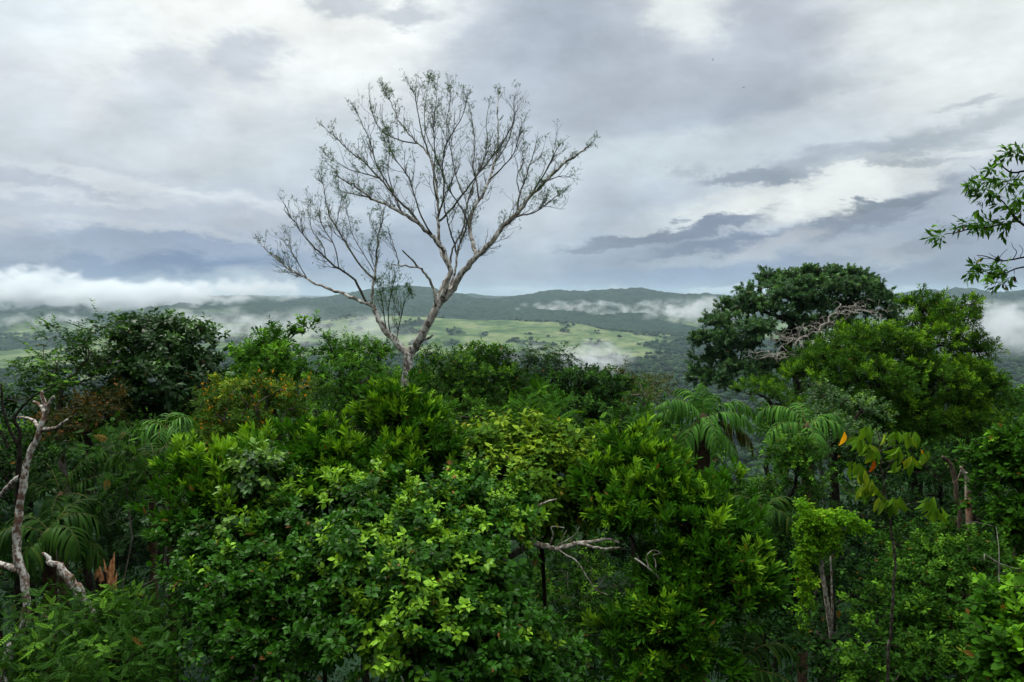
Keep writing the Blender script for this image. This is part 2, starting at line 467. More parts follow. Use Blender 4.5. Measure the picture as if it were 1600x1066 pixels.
def smooth_poly(pts, n_per=4):
    """Catmull-Rom through control points"""
    pts = np.asarray(pts, float)
    if len(pts) < 3:
        t = np.linspace(0, 1, n_per * (len(pts) - 1) + 1)[:, None]
        return pts[0] * (1 - t) + pts[-1] * t
    p = np.vstack([2 * pts[0] - pts[1], pts, 2 * pts[-1] - pts[-2]])
    o = []
    for i in range(1, len(p) - 2):
        for k in range(n_per):
            t = k / n_per
            o.append(0.5 * ((2 * p[i]) + (-p[i - 1] + p[i + 1]) * t + (2 * p[i - 1] - 5 * p[i] + 4 * p[i + 1] - p[i + 2]) * t * t + (-p[i - 1] + 3 * p[i] - 3 * p[i + 1] + p[i + 2]) * t ** 3))
    o.append(pts[-1])
    return np.array(o)

def grow(att, trunk, step=0.4, alpha=0.35, jit=0.12, bend=0.35):
    """connect attraction points to a trunk polyline: shortest reach weighed against path length"""
    pos = [np.array(p) for p in trunk]; par = [-1] + list(range(len(trunk) - 1))
    path = [0.0]
    for i in range(1, len(pos)): path.append(path[-1] + np.linalg.norm(pos[i] - pos[i - 1]))
    dirs = [unit(pos[min(i + 1, len(pos) - 1)] - pos[max(i - 1, 0)]) for i in range(len(pos))]
    first = max(1, int(len(trunk) * 0.45))
    order = np.argsort(np.linalg.norm(att - pos[-1], axis=1))
    cap = 60000
    A = np.zeros((cap, 3)); A[:len(pos)] = pos; PL = np.zeros(cap); PL[:len(pos)] = path
    PL[:first] = 1e6
    n = len(pos); tips = []
    for q in order:
        a = att[q]
        dd = np.linalg.norm(A[:n] - a, axis=1)
        c = dd + alpha * np.where(PL[:n] > 1e5, 1e6, PL[:n])
        p = int(np.argmin(c)); Ln = dd[p]
        if Ln < 0.03: tips.append(p); continue
        m = max(1, int(math.ceil(Ln / step)))
        ctrl = A[p] + dirs[p] * Ln * bend
        last = p
        for k in range(1, m + 1):
            t = k / m
            x = (1 - t) ** 2 * A[p] + 2 * t * (1 - t) * ctrl + t * t * a
            if k < m: x = x + rng.standard_normal(3) * jit * step
            A[n] = x; PL[n] = (PL[last] if PL[last] < 1e5 else 0) + np.linalg.norm(x - A[last])
            par.append(last); dirs.append(unit(x - A[last])); last = n; n += 1
        tips.append(last)
        if n > cap - 200: break
    return A[:n].copy(), np.array(par), np.array(tips), np.array(dirs)

def branch_tubes(A, par, r_tip, r_base, tb, expo=2.2, wob=0.0):
    n = len(A)
    w = np.zeros(n); cnt = np.zeros(n, int)
    for i in range(1, n): cnt[par[i]] += 1
    w[cnt == 0] = 1.0
    for i in range(n - 1, 0, -1):
        w[par[i]] += w[i]
    r = w ** (1 / expo)
    r = r_tip + (r - r.min()) / max(r.max() - r.min(), 1e-6) * (r_base - r_tip)
    best = np.full(n, -1)
    for i in range(1, n):
        p = par[i]
        if best[p] < 0 or w[i] > w[best[p]]: best[p] = i
    for i in range(n):
        if i == 0 or best[par[i]] != i:
            ch = [par[i]] if i > 0 else []
            c = i
            while c >= 0: ch.append(c); c = best[c]
            if len(ch) < 2: continue
            rr = r[ch].copy()
            if i > 0: rr[0] = min(rr[0], rr[1] * 1.25)
            tb.add(A[ch], rr, wob=wob if rr.max() > 0.03 else 0)
    return r

def lobe_pts(lobes, s, fill=0.22, low=-0.5, dens=1.0, gap=.22):
    """attraction points in the shell (and a few inside) of each foliage lobe"""
    P_, O_, H_ = [], [], []
    for lb in lobes:
        px, py, rx, ry, d = lb[:5]
        c = P(px, py, d); ax = rx / F * d; az = ry / F * d; ay = lb[5] if len(lb) > 5 else ax * (1.8 if 15 < d < 40 else 1.0)
        if d > 15: ax = max(.5 * ax, ax - .45 * s); az = max(.45 * az, az - .5 * s)
        Rm = (ax * az * ay) ** (1 / 3) + .2 * s
        n = max(6, int(dens * 1.1 * 4 * math.pi * Rm * Rm / (s * s)))
        v = unit(rng.standard_normal((n * 2, 3))); v = v[(v[:, 2] > low) | (rng.random(n * 2) < 0.35)][:n]
        rr = np.where(rng.random(len(v)) < fill, 0.15 + 0.6 * rng.random(len(v)), 0.72 + 0.34 * rng.random(len(v)))
        ph = rng.random(3) * 6.28
        rr = rr * (1 + 0.16 * np.sin(v[:, 0] * 5 + ph[0]) * np.cos(v[:, 2] * 5 + ph[1]) + 0.1 * np.sin(v[:, 1] * 9 + ph[2]))
        P_.append(c + v * rr[:, None] * np.array([ax, ay, az])); O_.append(v); H_.append(v[:, 2])
    P_, O_, H_ = np.concatenate(P_), np.concatenate(O_), np.concatenate(H_)
    g = s * 2.3
    nz = vnoise(P_[:, 0] / g + P_[:, 1] / g * .6, P_[:, 2] / g * 1.3 + P_[:, 1] / g * .4, len(P_))
    keep = nz > gap
    return P_[keep], O_[keep], H_[keep]

def leaves_at(att, outd, h, sp, name, parent, origin, twigs=None):
    """leafy twiglets round each attraction point"""
    nt_, nl, Lt = sp['nt'], sp['nl'], sp['lt']
    n = len(att)
    base = np.repeat(att, nt_, 0) + rng.standard_normal((n * nt_, 3)) * Lt * 0.18
    d0 = unit(np.repeat(outd, nt_, 0) * sp.get('out', .8) + rng.standard_normal((n * nt_, 3)) * sp.get('rnd', .55) + np.array([0, 0, sp.get('up', .35)]))
    Lg = Lt * (0.6 + 0.7 * rng.random(n * nt_))
    t = sp.get('t0', .15) + (1 - sp.get('t0', .15)) * (np.arange(nl) + rng.random((n * nt_, nl)) * 0.6) / nl
    cv = sp.get('sag', -0.12)
    pos = base[:, None, :] + d0[:, None, :] * (t * Lg[:, None])[:, :, None]
    pos[:, :, 2] += cv * (t ** 2) * Lg[:, None]
    a = np.array([0.21, 0.13, 0.97]); e1 = unit(np.cross(d0, a)); e2 = np.cross(d0, e1)
    if sp.get('distich'):
        ang = (np.arange(nl) % 2) * math.pi + rng.standard_normal((n * nt_, nl)) * 0.25
    else:
        ang = np.arange(nl) * 2.4 + rng.random((n * nt_, 1)) * 6.28 + rng.standard_normal((n * nt_, nl)) * 0.2
    phi = sp.get('phi', 0.9) * (1 - sp.get('tipclose', .35) * t) + 0.12 * rng.standard_normal(t.shape)
    rad = np.cos(ang)[:, :, None] * e1[:, None, :] + np.sin(ang)[:, :, None] * e2[:, None, :]
    ld = np.cos(phi)[:, :, None] * d0[:, None, :] + np.sin(phi)[:, :, None] * rad
    ld[:, :, 2] -= sp.get('droop', .2)
    m = n * nt_ * nl
    pos = pos.reshape(-1, 3); ld = unit(ld.reshape(-1, 3))
    nr = np.array([0, 0, 1.0]) + rng.standard_normal((m, 3)) * sp.get('nrnd', .35) + np.repeat(np.repeat(outd, nt_, 0), nl, 0) * 0.35
    size = sp['size'] * (0.6 + 0.65 * rng.random(m)) * np.repeat(np.repeat(.85 + .35 * rng.random(n), nt_), nl) * np.where(t.ravel() > 0.85, 0.75, 1.0)
    flush = (rng.random(n) < sp.get('flush', .25) * (.35 + 1.3 * vnoise(att[:, 0] / (sp['s'] * 2.5) + 31, att[:, 2] / (sp['s'] * 2.5) + att[:, 1], 57)) * np.clip(0.4 + h, 0, 1.3)).astype(float)
    fl = np.repeat(np.repeat(flush, nt_), nl)
    y = np.clip(fl * (t.ravel() * 1.3 - 0.25) * (0.5 + 0.6 * rng.random(m)) + sp.get('ybase', 0.0) * rng.random(m), 0, 1)
    lowf = vnoise(att[:, 0] / (sp['s'] * 3.2) + att[:, 1] * .7, att[:, 2] / (sp['s'] * 3.2) + att[:, 1] * .4, 91)
    tone = np.repeat(np.repeat(.4 * rng.random(n) + .6 * lowf, nt_), nl)
    hue = np.clip(0.5 * rng.random(m) + 0.5 * tone, 0, 0.96)
    hue = np.where(rng.random(m) < sp.get('oldp', 0.007), 1.0, hue * 0.96)
    if twigs is not None:
        for i in range(n * nt_):
            q = base[i]; k = np.array([0, .5, 1.0])[:, None]
            pts = q + d0[i] * k * Lg[i]; pts[:, 2] += cv * (k[:, 0] ** 2) * Lg[i]
            twigs.add(pts, [.004 * sp.get('tw', 1), .003 * sp.get('tw', 1), .0015], sides=3)
    return instance(TEMPL[sp['t']], pos, ld, nr, size, hue, y, LM[sp['mat']], name, parent, origin)

SP = {
 'glossy':  dict(t='ovate', mat='glossy', size=.078, nt=4, nl=17, lt=.27, phi=1.1, droop=.3, flush=.42, s=.27, oldp=.006, nrnd=.4),
 'obov':    dict(t='obovate', mat='pale', size=.078, nt=4, nl=16, lt=.26, phi=1.05, droop=.15, flush=.25, s=.27),
 'whorl':   dict(t='lance', mat='whorl', size=.115, nt=4, nl=15, lt=.24, phi=1.1, tipclose=.65, droop=-.05, flush=.5, up=.8, s=.22, t0=.35, sag=0),
 'yellowish': dict(t='ovate', mat='yellowish', size=.10, nt=4, nl=11, lt=.26, phi=1.1, droop=.45, flush=.5, s=.28),
 'small':   dict(t='ovate_mid', mat='mid', size=0.095, nt=4, nl=15, lt=.34, phi=1.0, droop=.2, flush=.3, s=.36),
 'darkbig': dict(t='ovate_mid', mat='deep', size=0.17, nt=4, nl=13, lt=.42, phi=1.0, droop=.4, flush=.35, s=.46),
 'brightm': dict(t='ovate_mid', mat='bright', size=0.15, nt=4, nl=15, lt=.42, phi=1.0, droop=.25, flush=.45, s=.46),
 'midm':    dict(t='ovate_mid', mat='mid', size=0.14, nt=4, nl=16, lt=.42, phi=1.0, droop=.2, flush=.35, s=.48),
 'darkm':   dict(t='ovate_mid', mat='dark', size=0.14, nt=4, nl=16, lt=.42, phi=1.0, droop=.2, flush=.3, s=.48),
 'olivem':  dict(t='lance_mid', mat='olive', size=0.18, nt=4, nl=20, lt=.38, phi=1.0, droop=.05, flush=.5, up=.6, s=.48),
 'layer':   dict(t='ovate_mid', mat='mid', size=0.115, nt=5, nl=14, lt=.55, phi=1.2, droop=.1, out=.9, up=.0, rnd=.35, nrnd=.2, flush=.4, s=.55, distich=1),
 'rustm':   dict(t='ovate_mid', mat='rust', size=0.11, nt=4, nl=14, lt=.36, phi=1.0, droop=.3, flush=.35, s=.42, oldp=.06),
 'dullm':   dict(t='ovate_mid', mat='dull', size=0.12, nt=4, nl=11, lt=.5, phi=1.0, droop=.2, flush=.3, s=.6, oldp=.06),
 'flowerm': dict(t='lance_mid', mat='flowery', size=0.13, nt=4, nl=18, lt=.32, phi=1.0, droop=.3, flush=.4, s=.38, oldp=.03),
 'pinn':    dict(t='pinnate', mat='mid', size=.30, nt=2, nl=5, lt=.35, phi=1.25, droop=.25, out=.6, up=.15, nrnd=.2, flush=.3, s=.42),
 'pinnnear': dict(t='pinnate', mat='mid', size=.125, nt=5, nl=7, lt=.30, phi=1.25, droop=.2, out=.6, up=.1, nrnd=.2, flush=.3, s=.30),
 'pinnbr':  dict(t='pinnate', mat='bright', size=.38, nt=2, nl=6, lt=.3, phi=1.2, droop=.15, out=.5, up=.4, nrnd=.2, flush=.4, s=.45),
 'fan':     dict(t='fan', mat='mid', size=.15, nt=2, nl=6, lt=.28, phi=1.2, droop=.15, out=.4, up=.4, nrnd=.2, flush=.2, s=.33),
 'umb':     dict(t='card', mat='umbrella', size=.23, nt=5, nl=28, lt=.75, phi=1.1, droop=-.05, out=.5, up=.35, nrnd=.3, flush=.4, s=.85),
 'lime':    dict(t='ovate_mid', mat='lime', size=.062, nt=3, nl=9, lt=.12, phi=1.2, droop=.3, flush=.5, s=.13),
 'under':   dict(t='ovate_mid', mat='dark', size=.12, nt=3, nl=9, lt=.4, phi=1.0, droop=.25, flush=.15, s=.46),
}

NLEAF = 0
def plant(name, cat, label, lobes, sp, base=None, bark='brown', rt=.006, rb=.09, alpha=.35, dens=1.0,
          fill=.22, low=-.5, group=None, twig=False, crown='crown', over=None, trunkpts=None, lean=0.0):
    sp_ = dict(SP[sp]);
    if over: sp_.update(over)
    att, od, h = lobe_pts(lobes, sp_['s'], fill, low, dens, gap=sp_.get('gap', .22))
    c = att.mean(0)
    if base is None:
        b = np.array([c[0] + lean, c[1], 0.0])
    else:
        b = P(base[0], 600, base[1]); b = np.array([b[0], b[1], 0.0])
    b[2] = float(ground_z(b[0], b[1]))
    r = root(name, tuple(b), label, cat, group)
    if trunkpts is None:
        zl = np.quantile(att[:, 2], 0.10)
        top = np.array([c[0] * .8 + b[0] * .2, c[1] * .8 + b[1] * .2, min(zl, c[2])])
        H = max(1.0, top[2] - b[2])
        ks = max(5, int(H / 0.7))
        tt = np.linspace(0, 1, ks)[:, None]
        tr = b * (1 - tt) + top * tt + rng.standard_normal((ks, 3)) * np.array([.06, .06, 0]) * np.minimum(1, tt * 3)
        tr[0] = b - np.array([0, 0, .2])
    else:
        tr = trunkpts
    A, par, tips, dirs = grow(att, tr, step=max(.22, sp_['s'] * .7), alpha=alpha)
    tb = Tubes()
    branch_tubes(A, par, rt, rb, tb, wob=.06)
    tw = Tubes() if twig else None
    leaves_at(att, od, h, sp_, crown, r, b, tw)
    if tw is not None:
        tb.V += [v for v in tw.V]; off = tb.k
        tb.F += [f + off for f in tw.F]; tb.T += [f + off for f in tw.T]; tb.k += tw.k
    tb.build('trunk', BM[bark], r, b)
    return r, b, (att, od, h)
# @@SETTING
# ------------------------------------------------------------------ terrain
def fbm(x, y, oct=5, seed=0, gain=.5):
    a, s, t = 1.0, 0.0, 0.0
    for o in range(oct):
        s += a * vnoise(x * 2 ** o, y * 2 ** o, seed + o * 17); t += a; a *= gain
    return s / t

def Z(py, D): return CZ - (py - 461.0) / F * D     # world height of a crest seen at row py
KEYS = [  # distance, [(px, crest row or height)], 'r' rows / 'z' heights
 (1, 'z', [(0, 0)]), (18, 'z', [(0, 0)]), (60, 'z', [(0, -11)]), (640, 'z', [(0, -156)]), (1200, 'z', [(0, -158), (1600, -156)]), (2000, 'z', [(0, -157)]),
 (2300, 'z', [(0, -156), (350, -156), (500, -140), (800, -128), (1000, -150), (1120, -157), (1600, -156)]),
 (2900, 'r', [(-300, 528), (0, 527), (300, 524), (400, 516), (480, 505), (550, 496), (620, 494), (690, 497), (745, 501), (800, 501), (870, 504), (905, 507), (940, 516), (990, 523), (1080, 528), (1200, 530), (1600, 530), (1900, 530)]),
 (3350, 'z', [(0, -152), (500, -125), (900, -130), (1100, -152), (1600, -150)]),
 (3900, 'r', [(-300, 505), (0, 503), (300, 500), (500, 498), (700, 487), (800, 492), (950, 500), (1100, 508), (1300, 505), (1600, 500), (1900, 500)]),
 (4300, 'r', [(-300, 490), (0, 492), (300, 486), (500, 488), (600, 480), (700, 472), (800, 478), (900, 482), (1000, 486), (1100, 495), (1300, 490), (1600, 482), (1900, 482)]),
 (5000, 'r', [(-300, 476), (0, 477), (150, 474), (260, 470), (400, 468), (480, 470), (540, 464), (590, 457), (635, 453), (670, 455), (710, 468), (760, 472), (800, 466), (835, 461), (870, 458), (900, 457), (940, 461), (975, 459), (1003, 456), (1030, 463), (1060, 466), (1150, 467), (1280, 470), (1400, 465), (1440, 459), (1500, 456), (1560, 460), (1610, 458), (1900, 462)]),
 (5700, 'z', [(0, -70)]),
 (7200, 'r', [(-300, 468), (0, 468), (500, 468), (640, 466), (700, 463), (738, 458), (775, 464), (800, 463), (828, 460), (860, 465), (1000, 464), (1150, 463), (1300, 464), (1600, 464), (1900, 464)]),
 (9000, 'z', [(0, -120)]), (13000, 'r', [(0, 463.5), (800, 462.5), (1600, 463)]), (17000, 'z', [(0, -100)]),
]
def terr_z(px, D):
    prof = []
    for (d, k, tab) in KEYS:
        xs = [t[0] for t in tab]; ys = [t[1] for t in tab]
        v = np.interp(px, xs, ys)
        prof.append(v if k == 'z' else Z(v, d))
    prof = np.array(prof)            # rows x columns
    ds = np.array([k[0] for k in KEYS])
    i = np.clip(np.searchsorted(ds, D, side='right') - 1, 0, len(ds) - 2)
    t = np.clip((D - ds[i]) / (ds[i + 1] - ds[i]), 0, 1)
    t = np.where(ds[i] >= 1000, t * t * (3 - 2 * t), t)
    ci = np.arange(prof.shape[1])
    return prof[i, ci] * (1 - t) + prof[i + 1, ci] * t

def field_mask(x, y, px, D):
    """1 where the land is pasture, 0 where it is forest"""
    n = fbm(x / 260, y / 420, 4, 5); n2 = fbm(x / 90, y / 160, 4, 31)
    hill = np.clip((D - 2080 - 140 * (n2 - .5)) / 60, 0, 1) * np.clip((3060 - D) / 60, 0, 1)
    hill *= np.clip((px - 380 - 120 * (n - .5)) / 40, 0, 1) * np.clip((1075 + 120 * (n - .5) - px) / 40, 0, 1) * np.clip((n2 - .26) * 12, 0, 1)
    strip = np.clip((D - 2450) / 80, 0, 1) * np.clip((3300 - D) / 80, 0, 1) * (px > 1100) * np.clip((n - .46) * 14, 0, 1)
    left = (px < 420) * np.clip((D - 1500) / 100, 0, 1) * np.clip((4200 - D) / 200, 0, 1) * np.clip((n - .43) * 14, 0, 1)
    tall = (px > 900) * np.clip((D - 3300) / 80, 0, 1) * np.clip((3900 - D) / 80, 0, 1) * np.clip((n - .60) * 16, 0, 1)
    m = np.maximum.reduce([hill * np.where(n2 > .70, 0.25, 1), strip, left, tall])
    return np.clip(m, 0, 1)

nc = 760
pxs = np.linspace(-620, 2220, nc)
Ds = np.concatenate([np.linspace(1, 60, 24), np.geomspace(66, 1900, 150)[:-1], np.geomspace(1900, 5200, 420), np.geomspace(5250, 17000, 130)])
TV, TA, TF_ = [], [], []
for D in Ds:
    x = (pxs - 800) / F * D; y = np.full(nc, D)
    z = terr_z(pxs, np.full(nc, D))
    m = field_mask(x, y, pxs, np.full(nc, D))
    big = fbm(x / 600 + 7, y / 600, 4, 3) - .5
    amp = np.clip((D - 1800) / 1500, 0, 1) * (1 - .75 * m)
    rdg = 1 - np.abs(fbm(x / 380 + 3, y / 520, 4, 8) - .5) * 4
    z = z + (np.clip(rdg, -1, 1) * 42 * np.clip((D - 3100) / 600, 0, 1) * np.clip((6800 - D) / 600, 0, 1) * np.where(D > 4700, .65, 1)) * (1 - m)
    z = z + big * 46 * amp * np.where(D > 6000, .5, 1)
    tall = fbm(x / 22, y / 22, 3, 11, .6) ** 1.5 * 16 + fbm(x / 75, y / 75, 2, 44) * 14
    z = z + (1 - m) * np.clip((D - 500) / 500, 0, 1) * (tall - 12)
    # terraces on the pasture
    z = z + m * 2.2 * np.abs(np.sin(z / 5.0 + fbm(x / 200, y / 200, 3, 9) * 3))
    TV.append(np.stack([x, y, z], -1)); TA.append(m)
TV = np.array(TV); TA = np.array(TA)
nr_ = len(Ds)
ii = (np.arange(nr_ - 1)[:, None] * nc + np.arange(nc - 1)[None, :]).ravel()
TFc = np.stack([ii, ii + 1, ii + nc + 1, ii + nc], -1)

m_, t_, n_, l_ = newmat('land')
o_ = n_('ShaderNodeOutputMaterial'); b_ = n_('ShaderNodeBsdfPrincipled'); b_.inputs['Roughness'].default_value = .95
b_.inputs['Specular IOR Level'].default_value = .1
g_ = n_('ShaderNodeNewGeometry')
def land_noise(scale, detail, vec=(1, 1, 1)):
    mp = n_('ShaderNodeMapping'); mp.inputs['Scale'].default_value = vec; l_(g_.outputs['Position'], mp.inputs[0])
    x = n_('ShaderNodeTexNoise'); x.inputs['Scale'].default_value = scale; x.inputs['Detail'].default_value = detail; x.inputs['Roughness'].default_value = .65
    l_(mp.outputs[0], x.inputs['Vector']); return x
fn = land_noise(.035, 6); pn = land_noise(.010, 8, (1, .55, 9)); pm_ = land_noise(.02, 5, (.6, .6, 9))
fr = n_('ShaderNodeValToRGB'); e = fr.color_ramp.elements
e[0].position = .36; e[0].color = (.001, .006, .006, 1); e[1].position = .62; e[1].color = (.020, .050, .024, 1); l_(fn.outputs['Fac'], fr.inputs[0])
pr = n_('ShaderNodeValToRGB'); e = pr.color_ramp.elements
e[0].position = .38; e[0].color = (.05, .09, .035, 1); e[1].position = .62; e[1].color = (.19, .225, .11, 1)
k_ = pr.color_ramp.elements.new(.48); k_.color = (.10, .155, .055, 1)
k_ = pr.color_ramp.elements.new(.74); k_.color = (.20, .17, .09, 1)
l_(pn.outputs['Fac'], pr.inputs[0])
dk = n_('ShaderNodeMapRange'); dk.inputs[1].default_value = .53; dk.inputs[2].default_value = .60; l_(pm_.outputs['Fac'], dk.inputs[0])
dm = n_('ShaderNodeMath'); dm.operation = 'MULTIPLY'; dm.inputs[1].default_value = .75; l_(dk.outputs[0], dm.inputs[0])
pmx = n_('ShaderNodeMix'); pmx.data_type = 'RGBA'; l_(dm.outputs[0], pmx.inputs[0]); l_(pr.outputs[0], pmx.inputs[6]); pmx.inputs[7].default_value = (.03, .075, .03, 1)
fa = n_('ShaderNodeAttribute'); fa.attribute_name = 'field'
lm = n_('ShaderNodeMix'); lm.data_type = 'RGBA'; l_(fa.outputs['Fac'], lm.inputs[0]); l_(fr.outputs[0], lm.inputs[6]); l_(pmx.outputs[2], lm.inputs[7])
l_(lm.outputs[2], b_.inputs['Base Color'])
bp = n_('ShaderNodeBump'); bp.inputs['Strength'].default_value = .9; bp.inputs['Distance'].default_value = 22; l_(fn.outputs['Fac'], bp.inputs['Height']); l_(bp.outputs[0], b_.inputs['Normal'])
l_(b_.outputs[0], o_.inputs[0])
land_me = mesh_np('terrain', TV.reshape(-1, 3), TFc.ravel(), np.arange(len(TFc)) * 4, m_, {'field': TA.ravel()}, smooth=True)
tag(obj('terrain', land_me), kind='structure')

# the hilltop goes on behind and beside the viewpoint
gx, gy = np.meshgrid(np.linspace(-320, 320, 41), np.linspace(-320, 120, 29))
gz_ = np.minimum(ground_z(gx, gy), 0) - .6 - .0012 * (np.abs(np.minimum(gy, 0)) ** 1.7) - .0012 * np.maximum(np.abs(gx) - 60, 0) ** 1.6
gv = np.stack([gx, gy, gz_], -1).reshape(-1, 3)
gi = (np.arange(28)[:, None] * 41 + np.arange(40)[None, :]).ravel()
tag(obj('ground', mesh_np('ground', gv, np.stack([gi, gi + 1, gi + 42, gi + 41], -1).ravel(), np.arange(len(gi)) * 4, m_, {'field': np.zeros(len(gv))}, smooth=True)), kind='structure')

# woods on the slope and valley floor: one mass of crowns nobody could count
def ico(sub):
    import bmesh
    bm = bmesh.new(); bmesh.ops.create_icosphere(bm, subdivisions=sub, radius=1.0)
    v = np.array([x.co[:] for x in bm.verts]); f = np.array([[q.index for q in fc.verts] for fc in bm.faces]); bm.free()
    return v, f
IV, IF = ico(2)
def lump_woods(name, n, d0, d1, px0, px1, rmin, rmax, col_mat, seed, sub=5, skip_fields=True):
    r2 = np.random.default_rng(seed)
    D = np.sqrt(r2.random(n) * (d1 * d1 - d0 * d0) + d0 * d0); px = px0 + r2.random(n) * (px1 - px0)
    x = (px - 800) / F * D
    m = field_mask(x, D, px, D)
    keep = (m < .5) | (r2.random(n) < .009) if skip_fields else np.ones(n, bool)
    x, D, px = x[keep], D[keep], px[keep]; n = len(x)
    z = terr_z(px, D)
    Rr = rmin + (rmax - rmin) * r2.random(n) ** 1.5
    h = Rr * (0.9 + 1.0 * r2.random(n))
    # each crown is several overlapping sub-crowns
    X = np.repeat(x, sub); Y = np.repeat(D, sub); Zc = np.repeat(z + h * np.where(D > 1900, .45, .8), sub); RR = np.repeat(Rr, sub)
    off = unit(r2.standard_normal((n * sub, 3))) * np.array([.65, .65, .4]) * RR[:, None]
    off[:, 2] = np.abs(off[:, 2]) * .8
    c = np.stack([X, Y, Zc], -1) + off; rs = RR * (.38 + .25 * r2.random(n * sub))
    k = len(IV)
    nz = 1 + .28 * r2.standard_normal((n * sub, k, 1))
    V = c[:, None, :] + IV[None] * nz * rs[:, None, None] * np.array([1, 1, .72])
    Fx = (IF[None] + (np.arange(n * sub) * k)[:, None, None]).reshape(-1, 3)
    hue = np.repeat(np.repeat(r2.random(n), sub), k) * .7 + .3 * r2.random(n * sub * k)
    me = mesh_np(name, V.reshape(-1, 3), Fx.ravel(), np.arange(len(Fx)) * 3, col_mat, {'hue': hue, 'young': hue * 0})
    return obj(name, me)
def woodmat(name, c1, c2, c3):
    m, t, n, l = newmat(name)
    o = n('ShaderNodeOutputMaterial'); b = n('ShaderNodeBsdfPrincipled'); b.inputs['Roughness'].default_value = .9; b.inputs['Specular IOR Level'].default_value = .15
    a = n('ShaderNodeAttribute'); a.attribute_name = 'hue'
    r = n('ShaderNodeValToRGB'); e = r.color_ramp.elements; e[0].color = (*c1, 1); e[1].color = (*c2, 1); e[0].position = .1; e[1].position = .75
    k = r.color_ramp.elements.new(.95); k.color = (*c3, 1)
    l(a.outputs['Fac'], r.inputs[0]); l(r.outputs[0], b.inputs['Base Color'])
    l(b.outputs[0], o.inputs[0]); return m
WM = woodmat('woods', (.004, .015, .007), (.018, .048, .016), (.05, .085, .035))
tag(lump_woods('slope_woods', 5200, 66, 760, -150, 1750, 3.5, 7.0, WM, 41, sub=7), kind='stuff', label='dense woods covering the slope below the hilltop')
tag(lump_woods('valley_woods', 11000, 760, 2150, -100, 1700, 5, 10, WM, 42, sub=4), kind='stuff', label='woods and thickets covering the valley floor in the distance')
tag(lump_woods('far_woods', 26000, 2200, 5150, -60, 1660, 6, 11, WM, 43, sub=2), kind='stuff', label='hazy forest on the far hills')

# unseen forest on the other sides, heightened behind the viewpoint to block low skylight
r3 = np.random.default_rng(77); cs = []
for _ in range(900):
    a_ = r3.random() * 2 * math.pi; q_ = 7 + 70 * r3.random() ** .8
    x_, y_ = q_ * math.sin(a_), q_ * math.cos(a_)
    if abs(x_) > max(0, y_) * .74 + 7.5 or y_ < -8: cs.append((x_, y_))
cs = np.array(cs); nn_ = len(cs) * 5
cc = np.repeat(np.column_stack([cs, 7.5 + 5 * r3.random(len(cs)) + np.where(cs[:, 1] < 2, 9.0, 3.0) + ground_z(cs[:, 0], np.maximum(cs[:, 1], 0))]), 5, 0) + r3.standard_normal((nn_, 3)) * [1.3, 1.3, 2.2]
rs_ = 1.0 + .9 * r3.random(nn_); kk = len(IV)
Vv = cc[:, None, :] + IV[None] * (1 + .28 * r3.standard_normal((nn_, kk, 1))) * rs_[:, None, None]
Fv = (IF[None] + (np.arange(nn_) * kk)[:, None, None]).reshape(-1, 3)
hv_ = r3.random(nn_ * kk)
tag(obj('unseen_surrounding_woods', mesh_np('unseen_surrounding_woods', Vv.reshape(-1, 3), Fv.ravel(), np.arange(len(Fv)) * 3, WM, {'hue': hv_, 'young': hv_ * 0})), kind='stuff', label='unseen woods around the other sides of the hilltop, heightened to block low skylight')

# ------------------------------------------------------------------ haze and mist
def volmat(name, color, density, noise=None, aniso=.25):
    m, t, n, l = newmat(name)
    o = n('ShaderNodeOutputMaterial'); v = n('ShaderNodeVolumePrincipled')
    v.inputs['Color'].default_value = (*color, 1); v.inputs['Density'].default_value = density; v.inputs['Anisotropy'].default_value = aniso
    if noise:
        sc_vec, lo, hi, seed, edge = noise
        g = n('ShaderNodeTexCoord')
        mp = n('ShaderNodeMapping'); mp.inputs['Scale'].default_value = sc_vec; mp.inputs['Location'].default_value = (seed, seed * .37, seed * .7)
        l(g.outputs['Object'], mp.inputs[0])
        x = n('ShaderNodeTexNoise'); x.inputs['Scale'].default_value = 1; x.inputs['Detail'].default_value = 6; x.inputs['Roughness'].default_value = .6; x.inputs['Distortion'].default_value = .3
        l(mp.outputs[0], x.inputs['Vector'])
        r = n('ShaderNodeMapRange'); r.interpolation_type = 'SMOOTHSTEP'; r.inputs[1].default_value = lo; r.inputs[2].default_value = hi
        ln = n('ShaderNodeVectorMath'); ln.operation = 'LENGTH'; l(g.outputs['Object'], ln.inputs[0])
        # the wisp thins out and frays towards its edge
        sb = n('ShaderNodeMath'); sb.operation = 'MULTIPLY_ADD'; l(ln.outputs['Value'], sb.inputs[0]); sb.inputs[1].default_value = -edge; l(x.outputs['Fac'], sb.inputs[2])
        l(sb.outputs[0], r.inputs[0])
        fo = n('ShaderNodeMapRange'); fo.inputs[1].default_value = 1.0; fo.inputs[2].default_value = .75; l(ln.outputs['Value'], fo.inputs[0])
        mu = n('ShaderNodeMath'); mu.operation = 'MULTIPLY'; l(r.outputs[0], mu.inputs[0]); l(fo.outputs[0], mu.inputs[1])
        m2 = n('ShaderNodeMath'); m2.operation = 'MULTIPLY'; l(mu.outputs[0], m2.inputs[0]); m2.inputs[1].default_value = density
        l(m2.outputs[0], v.inputs['Density'])
    l(v.outputs[0], o.inputs['Volume'])
    return m
import bmesh
def box(name, lo, hi, mat):
    me = bpy.data.meshes.new(name); bm = bmesh.new(); bmesh.ops.create_cube(bm, size=1); bm.to_mesh(me); bm.free(); me.materials.append(mat)
    o = obj(name, me); lo, hi = np.array(lo, float), np.array(hi, float); o.location = (lo + hi) / 2; o.scale = hi - lo; return o
haze = box('haze', (-24000, -340, -330), (24000, 17600, 150), volmat('haze', (.64, .83, .98), .000055))
tag(haze, kind='stuff')
